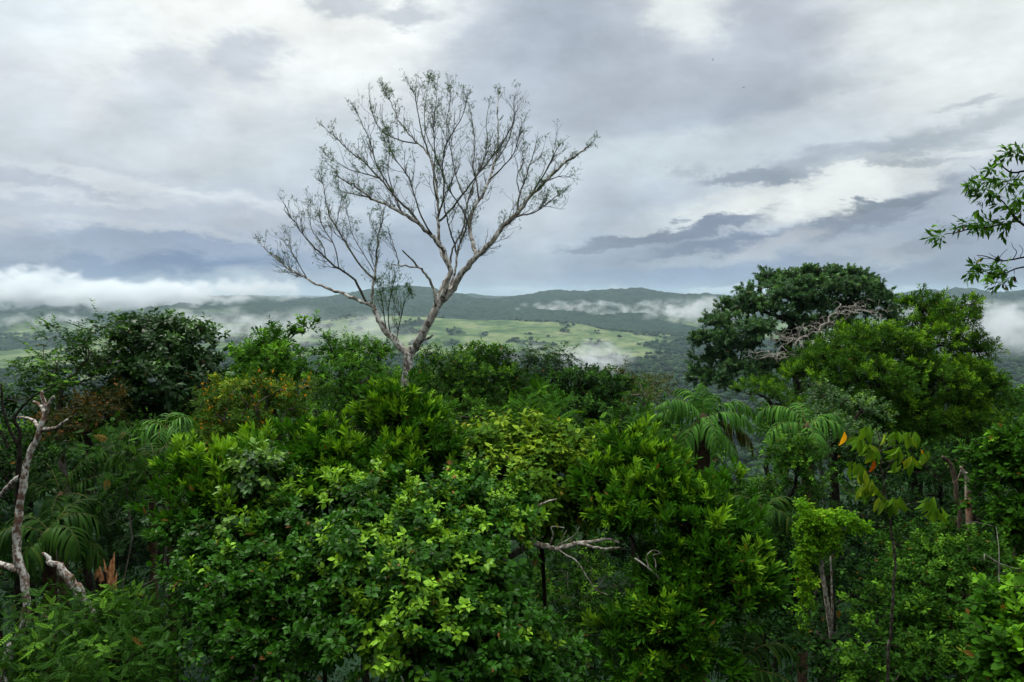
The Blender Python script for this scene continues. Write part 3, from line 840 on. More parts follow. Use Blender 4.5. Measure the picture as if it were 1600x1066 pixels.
def mist(px, py, rx, ry, D, depth, density, ns, lo, hi, seed, edge, label, color=(.90, .92, .95)):
    me = bpy.data.meshes.new('mist'); bm = bmesh.new(); bmesh.ops.create_icosphere(bm, subdivisions=3, radius=1); bm.to_mesh(me); bm.free()
    a = rx / F * D; c = ry / F * D
    me.materials.append(volmat('mist', color, density, (ns, (a and (ns * depth / a)), (ns * c / a) * 1.6, lo, hi, seed, edge) and ((ns, ns * depth / a, ns * c / a * 1.6), lo, hi, seed, edge)))
    o = obj('mist_bank', me); o.location = tuple(P(px, py, D)); o.scale = (a, depth, c)
    return tag(o, kind='stuff', label=label)
# px, py, rx, ry, distance, half depth, density, noise freq, lo, hi, seed, edge
mist(50, 452, 120, 44, 4300, 260, .019, 3.6, .20, .42, 1.3, .36, 'thick white cloud bank lying over the hills at the far left')
mist(165, 464, 120, 34, 4200, 220, .019, 3.8, .20, .44, 3.3, .36, 'puffs of the low cloud bank above the thin layered tree')
mist(275, 462, 120, 32, 4300, 220, .019, 3.8, .22, .46, 5.3, .34, 'middle of the low cloud bank over the left hills')
mist(395, 452, 110, 28, 4400, 200, .010, 4.2, .28, .50, 6.1, .30, 'ragged tail of the low cloud bank, nearest the bare tree')
mist(60, 502, 180, 18, 3300, 150, .010, 4.6, .40, .60, 2.9, .20, 'ragged mist under the cloud bank at the far left')
mist(340, 508, 150, 34, 2600, 150, .010, 4.2, .38, .60, 8.8, .18, 'mist drifting in the valley behind the dark round tree')
mist(520, 515, 200, 40, 2300, 160, .005, 3.4, .32, .62, 4.4, .20, 'thin veil of mist across the pasture')
mist(1085, 485, 105, 26, 3300, 160, .012, 4.0, .36, .56, 12.4, .18, 'white mist rising off the forest left of the umbrella tree')
mist(940, 484, 190, 18, 3900, 150, .014, 6.0, .42, .60, 17.7, .16, 'faint torn wisps along the forested ridge')
mist(928, 562, 72, 36, 1500, 80, .016, 2.8, .30, .52, 23.1, .20, 'small plume of mist just beyond the treetops')
mist(790, 548, 120, 22, 1700, 90, .007, 3.6, .38, .62, 29.9, .20, 'low mist in the valley behind the pale tree trunk')
mist(1545, 512, 140, 52, 1900, 130, .013, 3.2, .29, .52, 33.3, .18, 'broad bank of mist filling the valley at the far right')
mist(1440, 486, 110, 22, 3000, 130, .010, 4.2, .38, .58, 38.3, .18, 'mist against the ridge behind the olive green tree')
# @@OBJECTS
# ------------------------------------------------------------------ the tall bare tree
def zc(x, y): return 380 + x / 2.0107, 90 + y / 2.0113       # traced at double size
LIMBS = {  # name: (parent, depth slope, start radius, end radius, points)
 'trunk': (None, 0, .200, .150, [(505, 1320), (506, 1180), (508, 1066), (515, 1000), (520, 940)]),
 'L': ('trunk', .35, .125, .075, [(520, 935), (480, 895), (440, 850), (415, 800), (405, 775)]),
 'R': ('trunk', -.2, .150, .020, [(520, 935), (545, 900), (575, 850), (600, 800), (625, 765), (660, 725), (695, 670), (735, 625), (775, 585), (820, 530), (860, 490), (900, 440), (950, 390), (1000, 340), (1050, 305), (1085, 280)]),
 'stub': ('R', -.6, .05, .035, [(558, 885), (578, 884), (596, 872)]),
 'L1': ('L', -.3, .055, .012, [(405, 775), (405, 740), (415, 680), (418, 620), (425, 560), (440, 500), (450, 455)]),
 'L2': ('L', .5, .065, .010, [(405, 780), (370, 765), (320, 745), (260, 725), (200, 695), (150, 670), (110, 635), (75, 605), (45, 575)]),
 'L3': ('L2', -.5, .045, .008, [(385, 770), (350, 700), (300, 665), (260, 630), (215, 590), (180, 545), (150, 500), (130, 460)]),
 'L4': ('L1', .6, .040, .008, [(405, 700), (360, 640), (320, 580), (290, 530), (265, 480), (255, 420), (235, 350)]),
 'L5': ('L3', .4, .022, .006, [(300, 665), (290, 600), (255, 540), (240, 500), (245, 440)]),
 'L6': ('L3', .2, .018, .006, [(260, 630), (250, 590), (215, 540), (210, 490), (212, 440)]),
 'L7': ('L2', .4, .02, .006, [(200, 695), (170, 640), (150, 600), (140, 540)]),
 'L8': ('L4', -.6, .018, .006, [(290, 530), (300, 490), (312, 430)]),
 'L9': ('L1', .5, .018, .006, [(415, 680), (380, 620), (345, 560), (330, 500), (325, 470)]),
 'R0': ('R', .5, .075, .010, [(735, 622), (720, 580), (712, 540), (715, 500), (740, 450), (770, 390), (790, 330), (800, 260), (800, 180), (805, 100)]),
 'R0b': ('R0', -.4, .030, .006, [(770, 390), (810, 350), (850, 300), (870, 230), (890, 180)]),
 'R0c': ('R0', .5, .028, .006, [(740, 450), (735, 400), (722, 340), (728, 280), (722, 210), (708, 150)]),
 'R0d': ('R0', -.3, .03, .006, [(712, 540), (690, 480), (650, 420), (620, 350), (600, 300)]),
 'R0e': ('R0', .3, .022, .005, [(790, 330), (830, 270), (850, 200), (850, 140), (865, 105)]),
 'R1': ('R', -.5, .035, .007, [(820, 530), (860, 498), (900, 492), (940, 470), (980, 440), (1030, 400)]),
 'R2': ('R', .4, .035, .007, [(860, 490), (870, 430), (890, 370), (910, 310), (925, 250)]),
 'R3': ('R', -.3, .030, .007, [(900, 440), (930, 390), (960, 340), (985, 290), (1010, 260)]),
 'R4': ('R2', .4, .02, .005, [(870, 430), (860, 380), (880, 320), (860, 260)]),
 'R5': ('R', .3, .02, .005, [(950, 390), (1000, 372), (1040, 380)]),
 'M': ('R', -.3, .095, .010, [(625, 765), (645, 700), (648, 660), (630, 610), (600, 570), (560, 530), (500, 490), (450, 465), (400, 440), (360, 410), (310, 380), (280, 345)]),
 'M0': ('R', .5, .065, .035, [(600, 800), (612, 750), (628, 715), (640, 690)]),
 'M1': ('M', .35, .060, .010, [(648, 665), (622, 610), (612, 560), (613, 500), (610, 450), (603, 380), (585, 310), (550, 270), (510, 230), (480, 180), (458, 130), (440, 100)]),
 'M2': ('M1', -.4, .040, .008, [(612, 520), (650, 480), (690, 430), (740, 365), (790, 300), (825, 250), (850, 200), (862, 150)]),
 'M3': ('M', .3, .045, .008, [(560, 530), (530, 490), (480, 440), (430, 380), (380, 330), (330, 290), (290, 250), (248, 215)]),
 'M4': ('M3', -.3, .025, .006, [(480, 440), (455, 400), (420, 340), (400, 270), (370, 200), (350, 150)]),
 'M5': ('M1', .3, .035, .006, [(610, 450), (598, 390), (602, 300), (598, 220), (605, 150), (612, 60)]),
 'M6': ('M1', -.3, .032, .006, [(613, 500), (632, 420), (625, 340), (640, 270), (680, 200), (700, 140), (692, 100)]),
 'M7': ('M1', .4, .028, .006, [(585, 310), (562, 240), (550, 180), (540, 120), (515, 75)]),
 'M8': ('M2', .5, .025, .006, [(690, 430), (668, 370), (655, 310), (645, 240), (650, 180)]),
 'M9': ('M1', -.4, .025, .006, [(550, 270), (500, 262), (450, 240), (415, 200), (400, 150), (395, 110)]),
 'M10': ('M3', .4, .022, .005, [(430, 380), (380, 365), (330, 350), (285, 320), (255, 300)]),
 'M11': ('M', -.4, .03, .006, [(600, 570), (560, 500), (540, 440), (520, 380), (480, 320), (450, 270), (430, 230)]),
 'M12': ('M', .4, .025, .006, [(500, 490), (470, 420), (455, 360), (460, 300), (455, 240)]),
 'M13': ('M', .3, .022, .005, [(400, 440), (350, 430), (310, 420), (285, 385)]),
 'M14': ('R', .2, .05, .010, [(640, 745), (665, 680), (672, 620), (690, 560), (705, 500), (700, 430)]),
 'M15': ('M14', -.4, .03, .007, [(672, 620), (655, 560), (640, 500), (632, 440), (660, 380), (672, 320)]),
 'M16': ('M', .4, .035, .007, [(648, 655), (660, 600), (690, 540), (702, 470), (722, 400), (750, 340), (765, 280), (765, 200), (775, 130)]),
 'M17': ('M5', .3, .018, .005, [(602, 300), (575, 240), (570, 170), (580, 90), (590, 55)]),
 'M18': ('M6', .3, .018, .005, [(640, 270), (640, 200), (650, 130), (640, 60)]),
 'S': ('R', -.5, .055, .018, [(606, 790), (600, 740), (580, 690), (550, 660), (510, 656), (465, 650)]),
 'S1': ('S', -.4, .03, .020, [(550, 660), (527, 632), (500, 606)]),
 'S2': ('S', .3, .018, .006, [(492, 655), (476, 600), (458, 548)]),
 'W1': ('L', -.8, .02, .005, [(465, 880), (455, 800), (470, 720), (480, 680)]),
 'W2': ('L', -.5, .02, .005, [(450, 860), (440, 790), (430, 730), (440, 690)]),
 'W3': ('L', -1.0, .018, .005, [(480, 895), (495, 820), (510, 760), (525, 740)]),
}
def bare_tree():
    d0 = 26.0
    base = P(*zc(505, 1320), d0); gz = float(ground_z(base[0], base[1]))
    r = root('bare_tree', (base[0], base[1], gz), 'tall nearly leafless tree with pale forked trunk rising above the forest against the sky', 'tree')
    org = np.array([base[0], base[1], gz])
    C3 = {}
    tk, tw = Tubes(), Tubes()
    stems = []
    for k, (par, slope, r0, r1, pts) in LIMBS.items():
        pp = smooth_poly(np.array([zc(*q) for q in pts]), 4)
        seg = np.concatenate([[0], np.cumsum(np.linalg.norm(np.diff(pp, axis=0), axis=1))]) / F * d0
        if par is None:
            dep = np.full(len(pp), d0)
        else:
            q3, q2, dp = C3[par]
            j = int(np.argmin(np.linalg.norm(q2 - pp[0], axis=1)))
            pp[0] = q2[j]; dep = dp[j] + slope * seg + .12 * np.sin(seg * 2.1 + len(C3))
            dep[0] = dp[j]
        w = np.array([P(a, b, c) for (a, b), c in zip(pp, dep)])
        w[1:-1] += rng.standard_normal((len(w) - 2, 3)) * min(.018, r0 * .3)
        C3[k] = (w, pp, dep)
        rad = np.interp(np.linspace(0, 1, len(w)), [0, 1], [r0, r1])
        if par is None:
            w = np.vstack([[w[0][0], w[0][1], gz - .2], w]); rad = np.concatenate([[.30], rad])
        (tk if r0 >= .05 else tw).add(w, rad, sides=12 if r0 > .06 else 6, wob=.07)
        if par and k not in ('L', 'M0', 'stub', 'S', 'S1', 'trunk'): stems.append((k, w, rad))
    ctr = P(640, 420, d0)
    lp, ld, lo_ = [], [], []
    def sprout(p, d, Ln, rr, lev):
        n = 6
        pts = [p]; dd = d.copy()
        for i in range(n):
            dd = unit(dd + rng.standard_normal(3) * .16 + np.array([0, 0, .10]))
            pts.append(pts[-1] + dd * Ln / n)
        pts = np.array(pts)
        tw.add(pts, np.linspace(rr, max(.0045, rr * .4), n + 1), sides=4 if rr > .007 else 3)
        if lev > 0:
            m = rng.integers(2, 5)
            for _ in range(m):
                i = rng.integers(2, n)
                sd_ = rng.standard_normal(3)
                nd = unit(unit(pts[i] - pts[i - 1]) + unit(sd_) * .75 + np.array([0, 0, .15]))
                sprout(pts[i], nd, Ln * (.45 + .3 * rng.random()), rr * .6, lev - 1)
        lp.append(pts[-1]); ld.append(dd); lo_.append(lev)
        if lev == 0: lp.append(pts[-3]); ld.append(dd); lo_.append(lev)
    for k, w, rad in stems:
        m = len(w); tot = np.linalg.norm(np.diff(w, axis=0), axis=1).sum()
        ns = int(tot / .185) if not k.startswith('W') else int(tot / .12)
        for _ in range(ns):
            u = .22 + .78 * rng.random() ** .8
            if k in ('R', 'M', 'L2'): u = .45 + .55 * rng.random()
            i = min(m - 2, int(u * (m - 1)))
            t = unit(w[i + 1] - w[i])
            o = w[i] - ctr; o[2] = max(o[2], 0) + .8
            sd_ = rng.standard_normal(3)
            nd = unit(t * .9 + unit(sd_) * .75 + unit(o) * .4)
            Ln = (.30 + .60 * rng.random()) * (1.0 if u < .7 else .5)
            sprout(w[i], nd, Ln, min(.011, rad[i] * .55), 1 if rng.random() < .8 else 0)
        sprout(w[-1], unit(w[-1] - w[-2]), .16, .006, 0)
    tk.build('trunk', BM['tall'], r, org)
    tw.build('branches', BM['greybare'], r, org)
    lp = np.array(lp); ld = np.array(ld)
    # small feathery leaves, denser on a few sprays
    u = 800 + (lp[:, 0]) / lp[:, 1] * F; v = 461 - (lp[:, 2] - CZ) / lp[:, 1] * F
    dens = .16 + .55 * vnoise(u / 34, v / 34, 5) ** 3
    for (cx, cy, rr, w_) in [(580, 345, 34, 1.0), (610, 480, 45, .8), (510, 440, 70, .4), (845, 300, 45, .6), (650, 140, 60, .35), (560, 260, 60, .35), (700, 350, 60, .35)]:
        dens += w_ * np.exp(-((u - cx) ** 2 + (v - cy) ** 2) / rr ** 2)
    idx = np.where(rng.random(len(lp)) < dens)[0]
    idx = np.repeat(idx, 4)
    n = len(idx)
    pos = lp[idx] + rng.standard_normal((n, 3)) * .05
    dr = unit(ld[idx] * .4 + rng.standard_normal((n, 3)) * .6 + np.array([0, 0, -.1]))
    nr = np.array([0, 0, 1.]) + rng.standard_normal((n, 3)) * .5
    instance(TEMPL['pinnate_small'], pos, dr, nr, .11 * (.6 + .6 * rng.random(n)), rng.random(n) * .9, rng.random(n) * .3, LM['mid'], 'foliage', r, org)
bare_tree()

# ------------------------------------------------------------------ middle distance trees
plant('umbrella_tree', 'tree', 'huge dark green umbrella shaped tree standing above the right side canopy', [
  (1098, 588, 24, 9, 60), (1125, 592, 26, 8, 58), (1092, 560, 16, 11, 60), (1122, 560, 26, 12, 59), (1155, 578, 28, 10, 57), (1102, 532, 20, 12, 60), (1135, 530, 26, 12, 58), (1165, 545, 26, 12, 56),
  (1118, 504, 20, 11, 61), (1150, 502, 26, 12, 58), (1185, 515, 28, 12, 56), (1195, 570, 24, 9, 60), (1138, 482, 18, 11, 62), (1170, 475, 26, 12, 59), (1205, 488, 28, 13, 56), (1215, 540, 22, 10, 59), (1175, 455, 20, 10, 62),
  (1205, 448, 24, 11, 61), (1235, 464, 30, 13, 57), (1235, 502, 24, 11, 58), (1200, 434, 16, 8, 63), (1232, 437, 24, 10, 62), (1258, 428, 24, 9, 62), (1270, 448, 30, 12, 58), (1268, 479, 26, 11, 58), (1292, 430, 22, 9, 62), (1305, 452, 28, 12, 58),
  (1322, 433, 20, 9, 62), (1340, 452, 26, 12, 58), (1305, 482, 22, 9, 60), (1352, 437, 18, 8, 62), (1368, 455, 22, 11, 60), (1380, 473, 18, 11, 60), (1345, 479, 24, 9, 59), (1393, 491, 14, 10, 61), (1398, 506, 10, 8, 62), (1240, 530, 26, 10, 60), (1275, 509, 24, 9, 62), (1315, 504, 22, 8, 63), (1225, 568, 24, 9, 60), (1262, 555, 20, 8, 62), (1190, 595, 22, 7, 60)],
  'umb', base=(1300, 62), bark='dark', rt=.02, rb=.45, alpha=.12, fill=.3, low=-.5, dens=1.5, over=dict(gap=.24, s=.72))
plant('tree', 'tree', 'big olive green tree with bright tufts at the right, in front of the umbrella tree', [
  (1445, 478, 30, 22, 27), (1480, 500, 42, 30, 27), (1510, 478, 22, 9, 26.5), (1450, 525, 40, 34, 26), (1360, 530, 40, 24, 25.5), (1330, 545, 42, 28, 25), (1400, 545, 36, 30, 26), (1520, 545, 28, 26, 27),
  (1290, 565, 44, 28, 25), (1260, 595, 36, 24, 24.5), (1350, 590, 50, 36, 24), (1430, 590, 56, 40, 25), (1500, 595, 50, 40, 26), (1400, 650, 60, 40, 25), (1480, 655, 60, 44, 26), (1330, 630, 40, 30, 25), (1530, 620, 24, 44, 27)],
  'olivem', base=(1465, 26.5), bark='dark', rt=.012, rb=.17, alpha=.3, dens=1.15, over=dict(gap=.2, size=.14, s=.38))
plant('tree', 'tree', 'round dark green tree with large glossy leaves, left of the yellow flowering tree', [
  (232, 508, 30, 20, 20), (262, 512, 26, 22, 20.5), (215, 535, 26, 26, 20), (255, 545, 38, 30, 20), (305, 535, 26, 26, 20.5), (322, 565, 14, 26, 20.5), (200, 575, 34, 34, 20), (250, 590, 50, 36, 19.5), (300, 595, 32, 32, 20), (230, 630, 60, 28, 20)],
  'darkbig', base=(268, 20), bark='dark', rt=.01, rb=.14, over=dict(gap=.08, s=.4))
plant('tree', 'tree', 'slender tree with thin layered leaf sprays at far left, above the broken white tree', [
  (150, 512, 22, 7, 18), (100, 530, 26, 14, 18.5), (135, 545, 36, 16, 18), (80, 560, 34, 18, 18), (125, 575, 46, 22, 18.5), (170, 560, 30, 22, 19), (40, 590, 44, 16, 18), (100, 605, 44, 16, 18), (20, 630, 40, 18, 17.5), (10, 575, 18, 12, 19), (150, 605, 40, 16, 18.5)],
  'layer', base=(60, 18), bark='twiggrey', rt=.008, rb=.08, dens=.75, over=dict(s=.42))
plant('tree', 'tree', 'drooping tree with rusty brown foliage behind the broken white tree', [
  (105, 640, 46, 26, 16.5), (150, 655, 42, 26, 16), (95, 675, 40, 24, 16.5), (170, 625, 30, 18, 17)], 'rustm', bark='dark', rb=.08)
plant('tree', 'tree', 'bright green bushy tree just left of the bare tree, rising above the flowering tree', [
  (475, 515, 26, 18, 24), (440, 530, 30, 20, 24), (420, 545, 34, 22, 24.5), (385, 560, 34, 24, 24), (450, 565, 46, 30, 23.5), (505, 545, 32, 24, 24.5), (400, 590, 46, 26, 23.5), (480, 590, 46, 30, 23.5)],
  'brightm', bark='dark', rb=.12)
plant('tree', 'tree', 'mid green tree with hanging leaves at the left foot of the bare tree', [
  (530, 545, 30, 18, 25), (570, 545, 36, 20, 25.5), (596, 552, 22, 16, 28.5), (550, 580, 44, 32, 24.5), (595, 595, 34, 30, 29), (540, 620, 40, 28, 24)], 'brightm', bark='dark', rb=.12, over=dict(size=.115, droop=.5))
plant('tree', 'tree', 'mid green tree directly right of the bare tree trunk', [
  (675, 552, 24, 14, 29), (705, 565, 34, 20, 28.5), (672, 585, 30, 26, 29.5), (705, 605, 38, 28, 28.5), (668, 635, 36, 28, 29.5)], 'midm', bark='dark', rb=.11, over=dict(size=.105))
plant('tree', 'tree', 'feathery topped green tree in the middle of the canopy line, right of the bare tree', [
  (750, 548, 24, 10, 30), (735, 565, 34, 18, 30), (780, 560, 30, 16, 30), (765, 590, 50, 26, 29.5), (720, 600, 40, 28, 29), (800, 590, 34, 24, 30), (760, 625, 50, 26, 29)], 'midm', bark='dark', rb=.12)
plant('tree', 'tree', 'flat topped tree with fine dark sprays against the pasture, centre of the canopy line', [
  (835, 548, 20, 8, 31), (878, 552, 22, 7, 31), (850, 562, 36, 12, 31), (830, 585, 40, 22, 30.5), (880, 585, 40, 18, 30), (850, 610, 40, 24, 30)], 'layer', bark='dark', rb=.10, dens=.95, over=dict(mat='dark', s=.5))
plant('tree', 'tree', 'dense dark green round tree below the plume of mist', [
  (900, 600, 34, 22, 27), (935, 600, 36, 22, 27), (960, 620, 36, 26, 26.5), (900, 640, 44, 30, 26), (950, 655, 44, 28, 26), (870, 625, 28, 24, 27)], 'darkm', bark='dark', rb=.12, over=dict(flush=.5))
plant('tree', 'tree', 'thin brownish olive tree between the dense round tree and the palm', [
  (975, 585, 20, 14, 33), (1005, 595, 28, 20, 33), (1035, 605, 26, 20, 33), (1000, 625, 46, 22, 32)], 'dullm', bark='twiggrey', rb=.09, dens=.9)
plant('tree', 'tree', 'low tree with feathery bright green leaves in front of the canopy centre', [
  (845, 620, 26, 12, 23), (870, 635, 24, 12, 23), (820, 640, 30, 14, 23), (850, 655, 40, 16, 22.5)], 'pinnbr', bark='dark', rb=.07)
plant('tree', 'tree', 'low feathery leaved tree left of the palm', [
  (985, 650, 34, 14, 21), (1010, 670, 34, 18, 21), (965, 680, 40, 20, 20.5), (1020, 700, 30, 20, 21)], 'pinn', bark='dark', rb=.07)
plant('tree', 'tree', 'shady green tree under the canopy line, between bare tree and low feathery tree', [
  (720, 650, 50, 26, 20), (780, 665, 40, 20, 21), (670, 665, 30, 24, 19), (900, 690, 60, 20, 20), (830, 690, 50, 18, 20), (760, 690, 50, 24, 18.5)], 'small', bark='dark', rb=.08, over=dict(s=.42))
fl = plant('tree', 'tree', 'tree dotted with small yellow orange flowers, left of centre', [
  (345, 615, 30, 18, 17), (385, 608, 32, 16, 17), (430, 612, 28, 16, 17.5), (465, 608, 28, 15, 17.5), (350, 650, 38, 22, 16.8), (400, 640, 36, 20, 16.8), (455, 640, 22, 18, 17), (335, 685, 28, 22, 16.5), (385, 680, 40, 20, 16.5)], 'flowerm', bark='twiggrey', rb=.09)
r_, b_0, (a_, o_d, h_) = fl
sel = np.where((h_ > .25) & (rng.random(len(h_)) < .5))[0]
idx = np.repeat(sel, 12)
instance(TEMPL['card'], a_[idx] + o_d[idx] * .14 + rng.standard_normal((len(idx), 3)) * .09, rng.standard_normal((len(idx), 3)) + [0, 0, .6], rng.standard_normal((len(idx), 3)),
         .062 * (.6 + .6 * rng.random(len(idx))), rng.random(len(idx)) * .95, rng.random(len(idx)) * .6, LM['flower'], 'blossom', r_, b_0)
plant('tree', 'tree', 'small olive tree just right of the palm, under the umbrella tree', [
  (1190, 605, 34, 16, 30), (1165, 615, 20, 14, 30), (1215, 620, 30, 16, 29.5), (1240, 640, 24, 16, 29)], 'olivem', bark='dark', rb=.09, over=dict(size=.13))
plant('tree', 'tree', 'dull green tree at the right edge beyond the big olive tree', [
  (1560, 620, 32, 22, 36), (1600, 625, 32, 24, 36), (1640, 620, 36, 26, 36), (1570, 660, 50, 30, 35), (1630, 665, 50, 30, 35)], 'midm', bark='dark', rb=.15, over=dict(s=.6, size=.16))
plant('tree', 'tree', 'shaded dark tree behind the broken brown trunks on the right', [
  (1540, 700, 50, 36, 22), (1480, 720, 50, 40, 22), (1420, 720, 50, 40, 22), (1560, 770, 50, 40, 21), (1480, 790, 60, 40, 21), (1400, 790, 50, 40, 20)], 'under', bark='dark', rb=.12, over=dict(s=.5))
plant('vine_covered_tree', 'tree', 'tree smothered in pale small leaved vines below the dead tangled branches', [
  (1305, 620, 34, 20, 21), (1345, 640, 30, 26, 21), (1290, 660, 34, 28, 20.5), (1330, 680, 36, 28, 20), (1262, 690, 30, 22, 19.5), (1245, 712, 28, 24, 19)], 'small', bark='dark', rb=.1, over=dict(mat='pale', size=.09, s=.38))
plant('shrub', 'shrub', 'leafy thicket of climbing plants right of the palm fronds, above the lime vine', [
  (1232, 718, 34, 26, 15), (1255, 735, 38, 30, 15), (1188, 778, 34, 26, 15.5), (1220, 780, 44, 30, 15), (1280, 770, 36, 26, 15.5), (1180, 815, 50, 30, 14)], 'small', bark='dark', rb=.06, over=dict(size=.08, s=.33, flush=.25))
plant('shrub', 'shrub', 'fine leaved dark shrub between the centre bush and the lime vine', [
  (1215, 850, 40, 34, 13), (1190, 890, 44, 34, 12.5), (1240, 910, 36, 30, 13), (1160, 860, 34, 26, 13), (1215, 960, 44, 34, 12.5)], 'small', bark='dark', rb=.05, over=dict(mat='dark', size=.085, s=.33))

# dead tangle of grey branches in front of the umbrella tree
def dead_tangle(name, label, lobes, base, s, bark, rt, rb, step=.3, jit=.22):
    att, od, h = lobe_pts(lobes, s, .5, -.9)
    b = P(base[0], 600, base[1]); b[2] = float(ground_z(b[0], b[1]))
    r = root(name, tuple(b), label, 'dead tree')
    c = att.mean(0); top = c.copy(); top[2] = att[:, 2].min()
    tt = np.linspace(0, 1, 18)[:, None]
    A, par, tips, dirs = grow(att, b * (1 - tt) + top * tt, step=step, alpha=.18, jit=jit)
    tb = Tubes(); branch_tubes(A, par, rt, rb, tb, expo=2.0)
    tb.build('branches', BM[bark], r, b); return r
dead_tangle('dead_tree', 'leafless tree with tangled pale grey branches in front of the umbrella tree', [
  (1200, 555, 36, 14, 36), (1235, 530, 36, 18, 36), (1265, 515, 34, 18, 36), (1300, 505, 30, 18, 36), (1330, 485, 34, 16, 36), (1365, 480, 30, 18, 36), (1385, 500, 20, 16, 36), (1250, 555, 30, 14, 35)], (1330, 36), .30, 'palegrey', .008, .08, step=.25, jit=.3)
dead_tangle('dead_shrub', 'thin leafless grey twigs in the dark gap right of the flowering tree', [
  (480, 650, 44, 22, 16), (455, 690, 36, 24, 15.5), (520, 660, 34, 22, 16), (430, 720, 30, 20, 15), (500, 700, 40, 24, 15.5)], (450, 15.5), .42, 'twiggrey', .005, .04, step=.25)
dead_tangle('dead_shrub', 'bare pale twigs standing at the right edge above the low thicket', [
  (1560, 860, 40, 30, 8), (1590, 840, 34, 40, 8), (1530, 830, 30, 24, 8.5), (1600, 880, 30, 26, 8)], (1610, 8.6), .30, 'palegrey', .003, .009, step=.25, jit=.15)

# ------------------------------------------------------------------ foreground trees and shrubs
plant('bush', 'bush', 'large glossy leaved bush with pale young tips filling the bottom centre', [
  (430, 800, 60, 40, 9.3), (500, 830, 70, 50, 8.8), (580, 800, 70, 46, 8.9), (660, 830, 70, 50, 8.6), (740, 830, 60, 46, 8.8), (790, 850, 36, 34, 8.6), (560, 900, 90, 64, 8.0), (660, 920, 90, 66, 7.8), (750, 910, 70, 56, 8.0), (480, 930, 80, 60, 8.2),
  (640, 1010, 100, 70, 7.3), (740, 1000, 90, 60, 7.5), (540, 1020, 90, 66, 7.5), (800, 980, 60, 44, 7.8), (830, 1040, 50, 44, 7.7), (700, 770, 50, 34, 9.4), (450, 770, 50, 30, 9.4), (560, 770, 50, 30, 9.3), (760, 790, 50, 34, 9.2), (620, 870, 60, 50, 8.3), (700, 960, 60, 50, 7.8), (810, 900, 34, 34, 8.4)],
  'glossy', base=(640, 9.3), dens=1.25, bark='dark', rt=.004, rb=.03, twig=True)
plant('bush', 'bush', 'oval leaved bush left of bottom centre, lower and darker than its neighbour', [
  (330, 860, 56, 44, 8.8), (400, 880, 60, 50, 8.4), (350, 940, 70, 50, 8.0), (420, 980, 70, 60, 7.8), (320, 1010, 70, 50, 7.8), (440, 1050, 80, 40, 7.5), (300, 920, 40, 40, 8.6)],
  'obov', base=(380, 9), bark='dark', rt=.004, rb=.03, twig=True, over=dict(mat='glossy', flush=.12))
plant('bush', 'bush', 'bright tufted shrub with upright shoots in front of the bare tree base', [
  (632, 615, 20, 14, 10), (612, 640, 30, 22, 10), (650, 650, 24, 20, 10), (665, 680, 26, 22, 10), (620, 690, 46, 32, 9.8), (590, 660, 22, 16, 10), (680, 710, 26, 26, 9.9), (600, 730, 60, 34, 9.6), (660, 760, 50, 34, 9.4)],
  'whorl', base=(630, 10.3), bark='dark', rt=.004, rb=.03, twig=True, over=dict(flush=.6))
plant('bush', 'bush', 'smaller tufted shrub with pointed shoots left of the bare tree base', [
  (475, 700, 20, 20, 9.9), (520, 695, 26, 22, 10), (500, 720, 40, 24, 9.8), (545, 735, 34, 24, 9.7), (465, 740, 26, 24, 9.8), (510, 770, 50, 28, 9.5)], 'whorl', base=(510, 10), bark='dark', rt=.004, rb=.03, twig=True, over=dict(flush=.3))
plant('bush', 'bush', 'bright tufted shrub with yellow green tips at left, beside the dark shade', [
  (285, 740, 26, 18, 9.3), (325, 750, 32, 22, 9.3), (375, 755, 34, 24, 9.2), (300, 785, 40, 28, 9.1), (360, 800, 44, 28, 9.0), (290, 830, 30, 26, 9.0), (400, 720, 30, 20, 10)], 'whorl', base=(330, 9.5), bark='dark', rt=.004, rb=.03, twig=True)
plant('bush', 'bush', 'light green climber with heart shaped leaves over the left tufted shrub', [
  (405, 735, 26, 14, 9.0), (440, 728, 24, 12, 9.1), (385, 775, 20, 24, 8.8), (360, 815, 16, 20, 8.7), (455, 705, 10, 12, 9.3), (420, 830, 34, 12, 8.5)], 'glossy', base=(420, 9.4), bark='dark', rt=.003, rb=.03, twig=True, over=dict(mat='pale', size=.105, flush=.8, droop=.45, s=.25))
plant('bush', 'bush', 'yellow green leafy bush right of the upright shoots, below the canopy centre', [
  (815, 680, 40, 20, 10.8), (780, 700, 46, 26, 10.5), (840, 710, 54, 30, 10.4), (900, 710, 50, 26, 10.6), (740, 720, 34, 28, 10.4), (780, 750, 54, 30, 10.0), (860, 755, 60, 34, 10.0), (900, 790, 60, 26, 10.2), (960, 745, 40, 30, 10.2), (830, 800, 40, 20, 10.0), (930, 740, 46, 26, 10.4), (700, 720, 30, 26, 10.2)],
  'yellowish', base=(830, 10.8), bark='dark', rt=.004, rb=.03, twig=True)
plant('tree', 'tree', 'tree with whorls of narrow bright leaves right of bottom centre', [
  (975, 710, 40, 20, 10.2), (1010, 740, 44, 26, 9.9), (1040, 745, 24, 18, 9.9), (960, 770, 50, 32, 9.7), (1040, 780, 50, 30, 9.6), (1100, 790, 40, 28, 9.6), (1145, 770, 24, 16, 9.8), (1000, 810, 54, 24, 9.4), (1080, 830, 60, 32, 9.2), (1140, 850, 44, 30, 9.2),
  (1100, 880, 60, 32, 9.0), (1160, 905, 38, 32, 8.9), (1050, 900, 50, 26, 9.1), (1120, 940, 60, 32, 8.7), (1180, 935, 24, 24, 8.8), (1060, 970, 60, 32, 8.7), (1000, 1000, 50, 30, 8.9), (1080, 1030, 60, 30, 8.5), (1000, 1050, 50, 26, 8.6)],
  'whorl', base=(1030, 10.5), bark='dark', rt=.004, rb=.03, twig=True, over=dict(flush=.34))
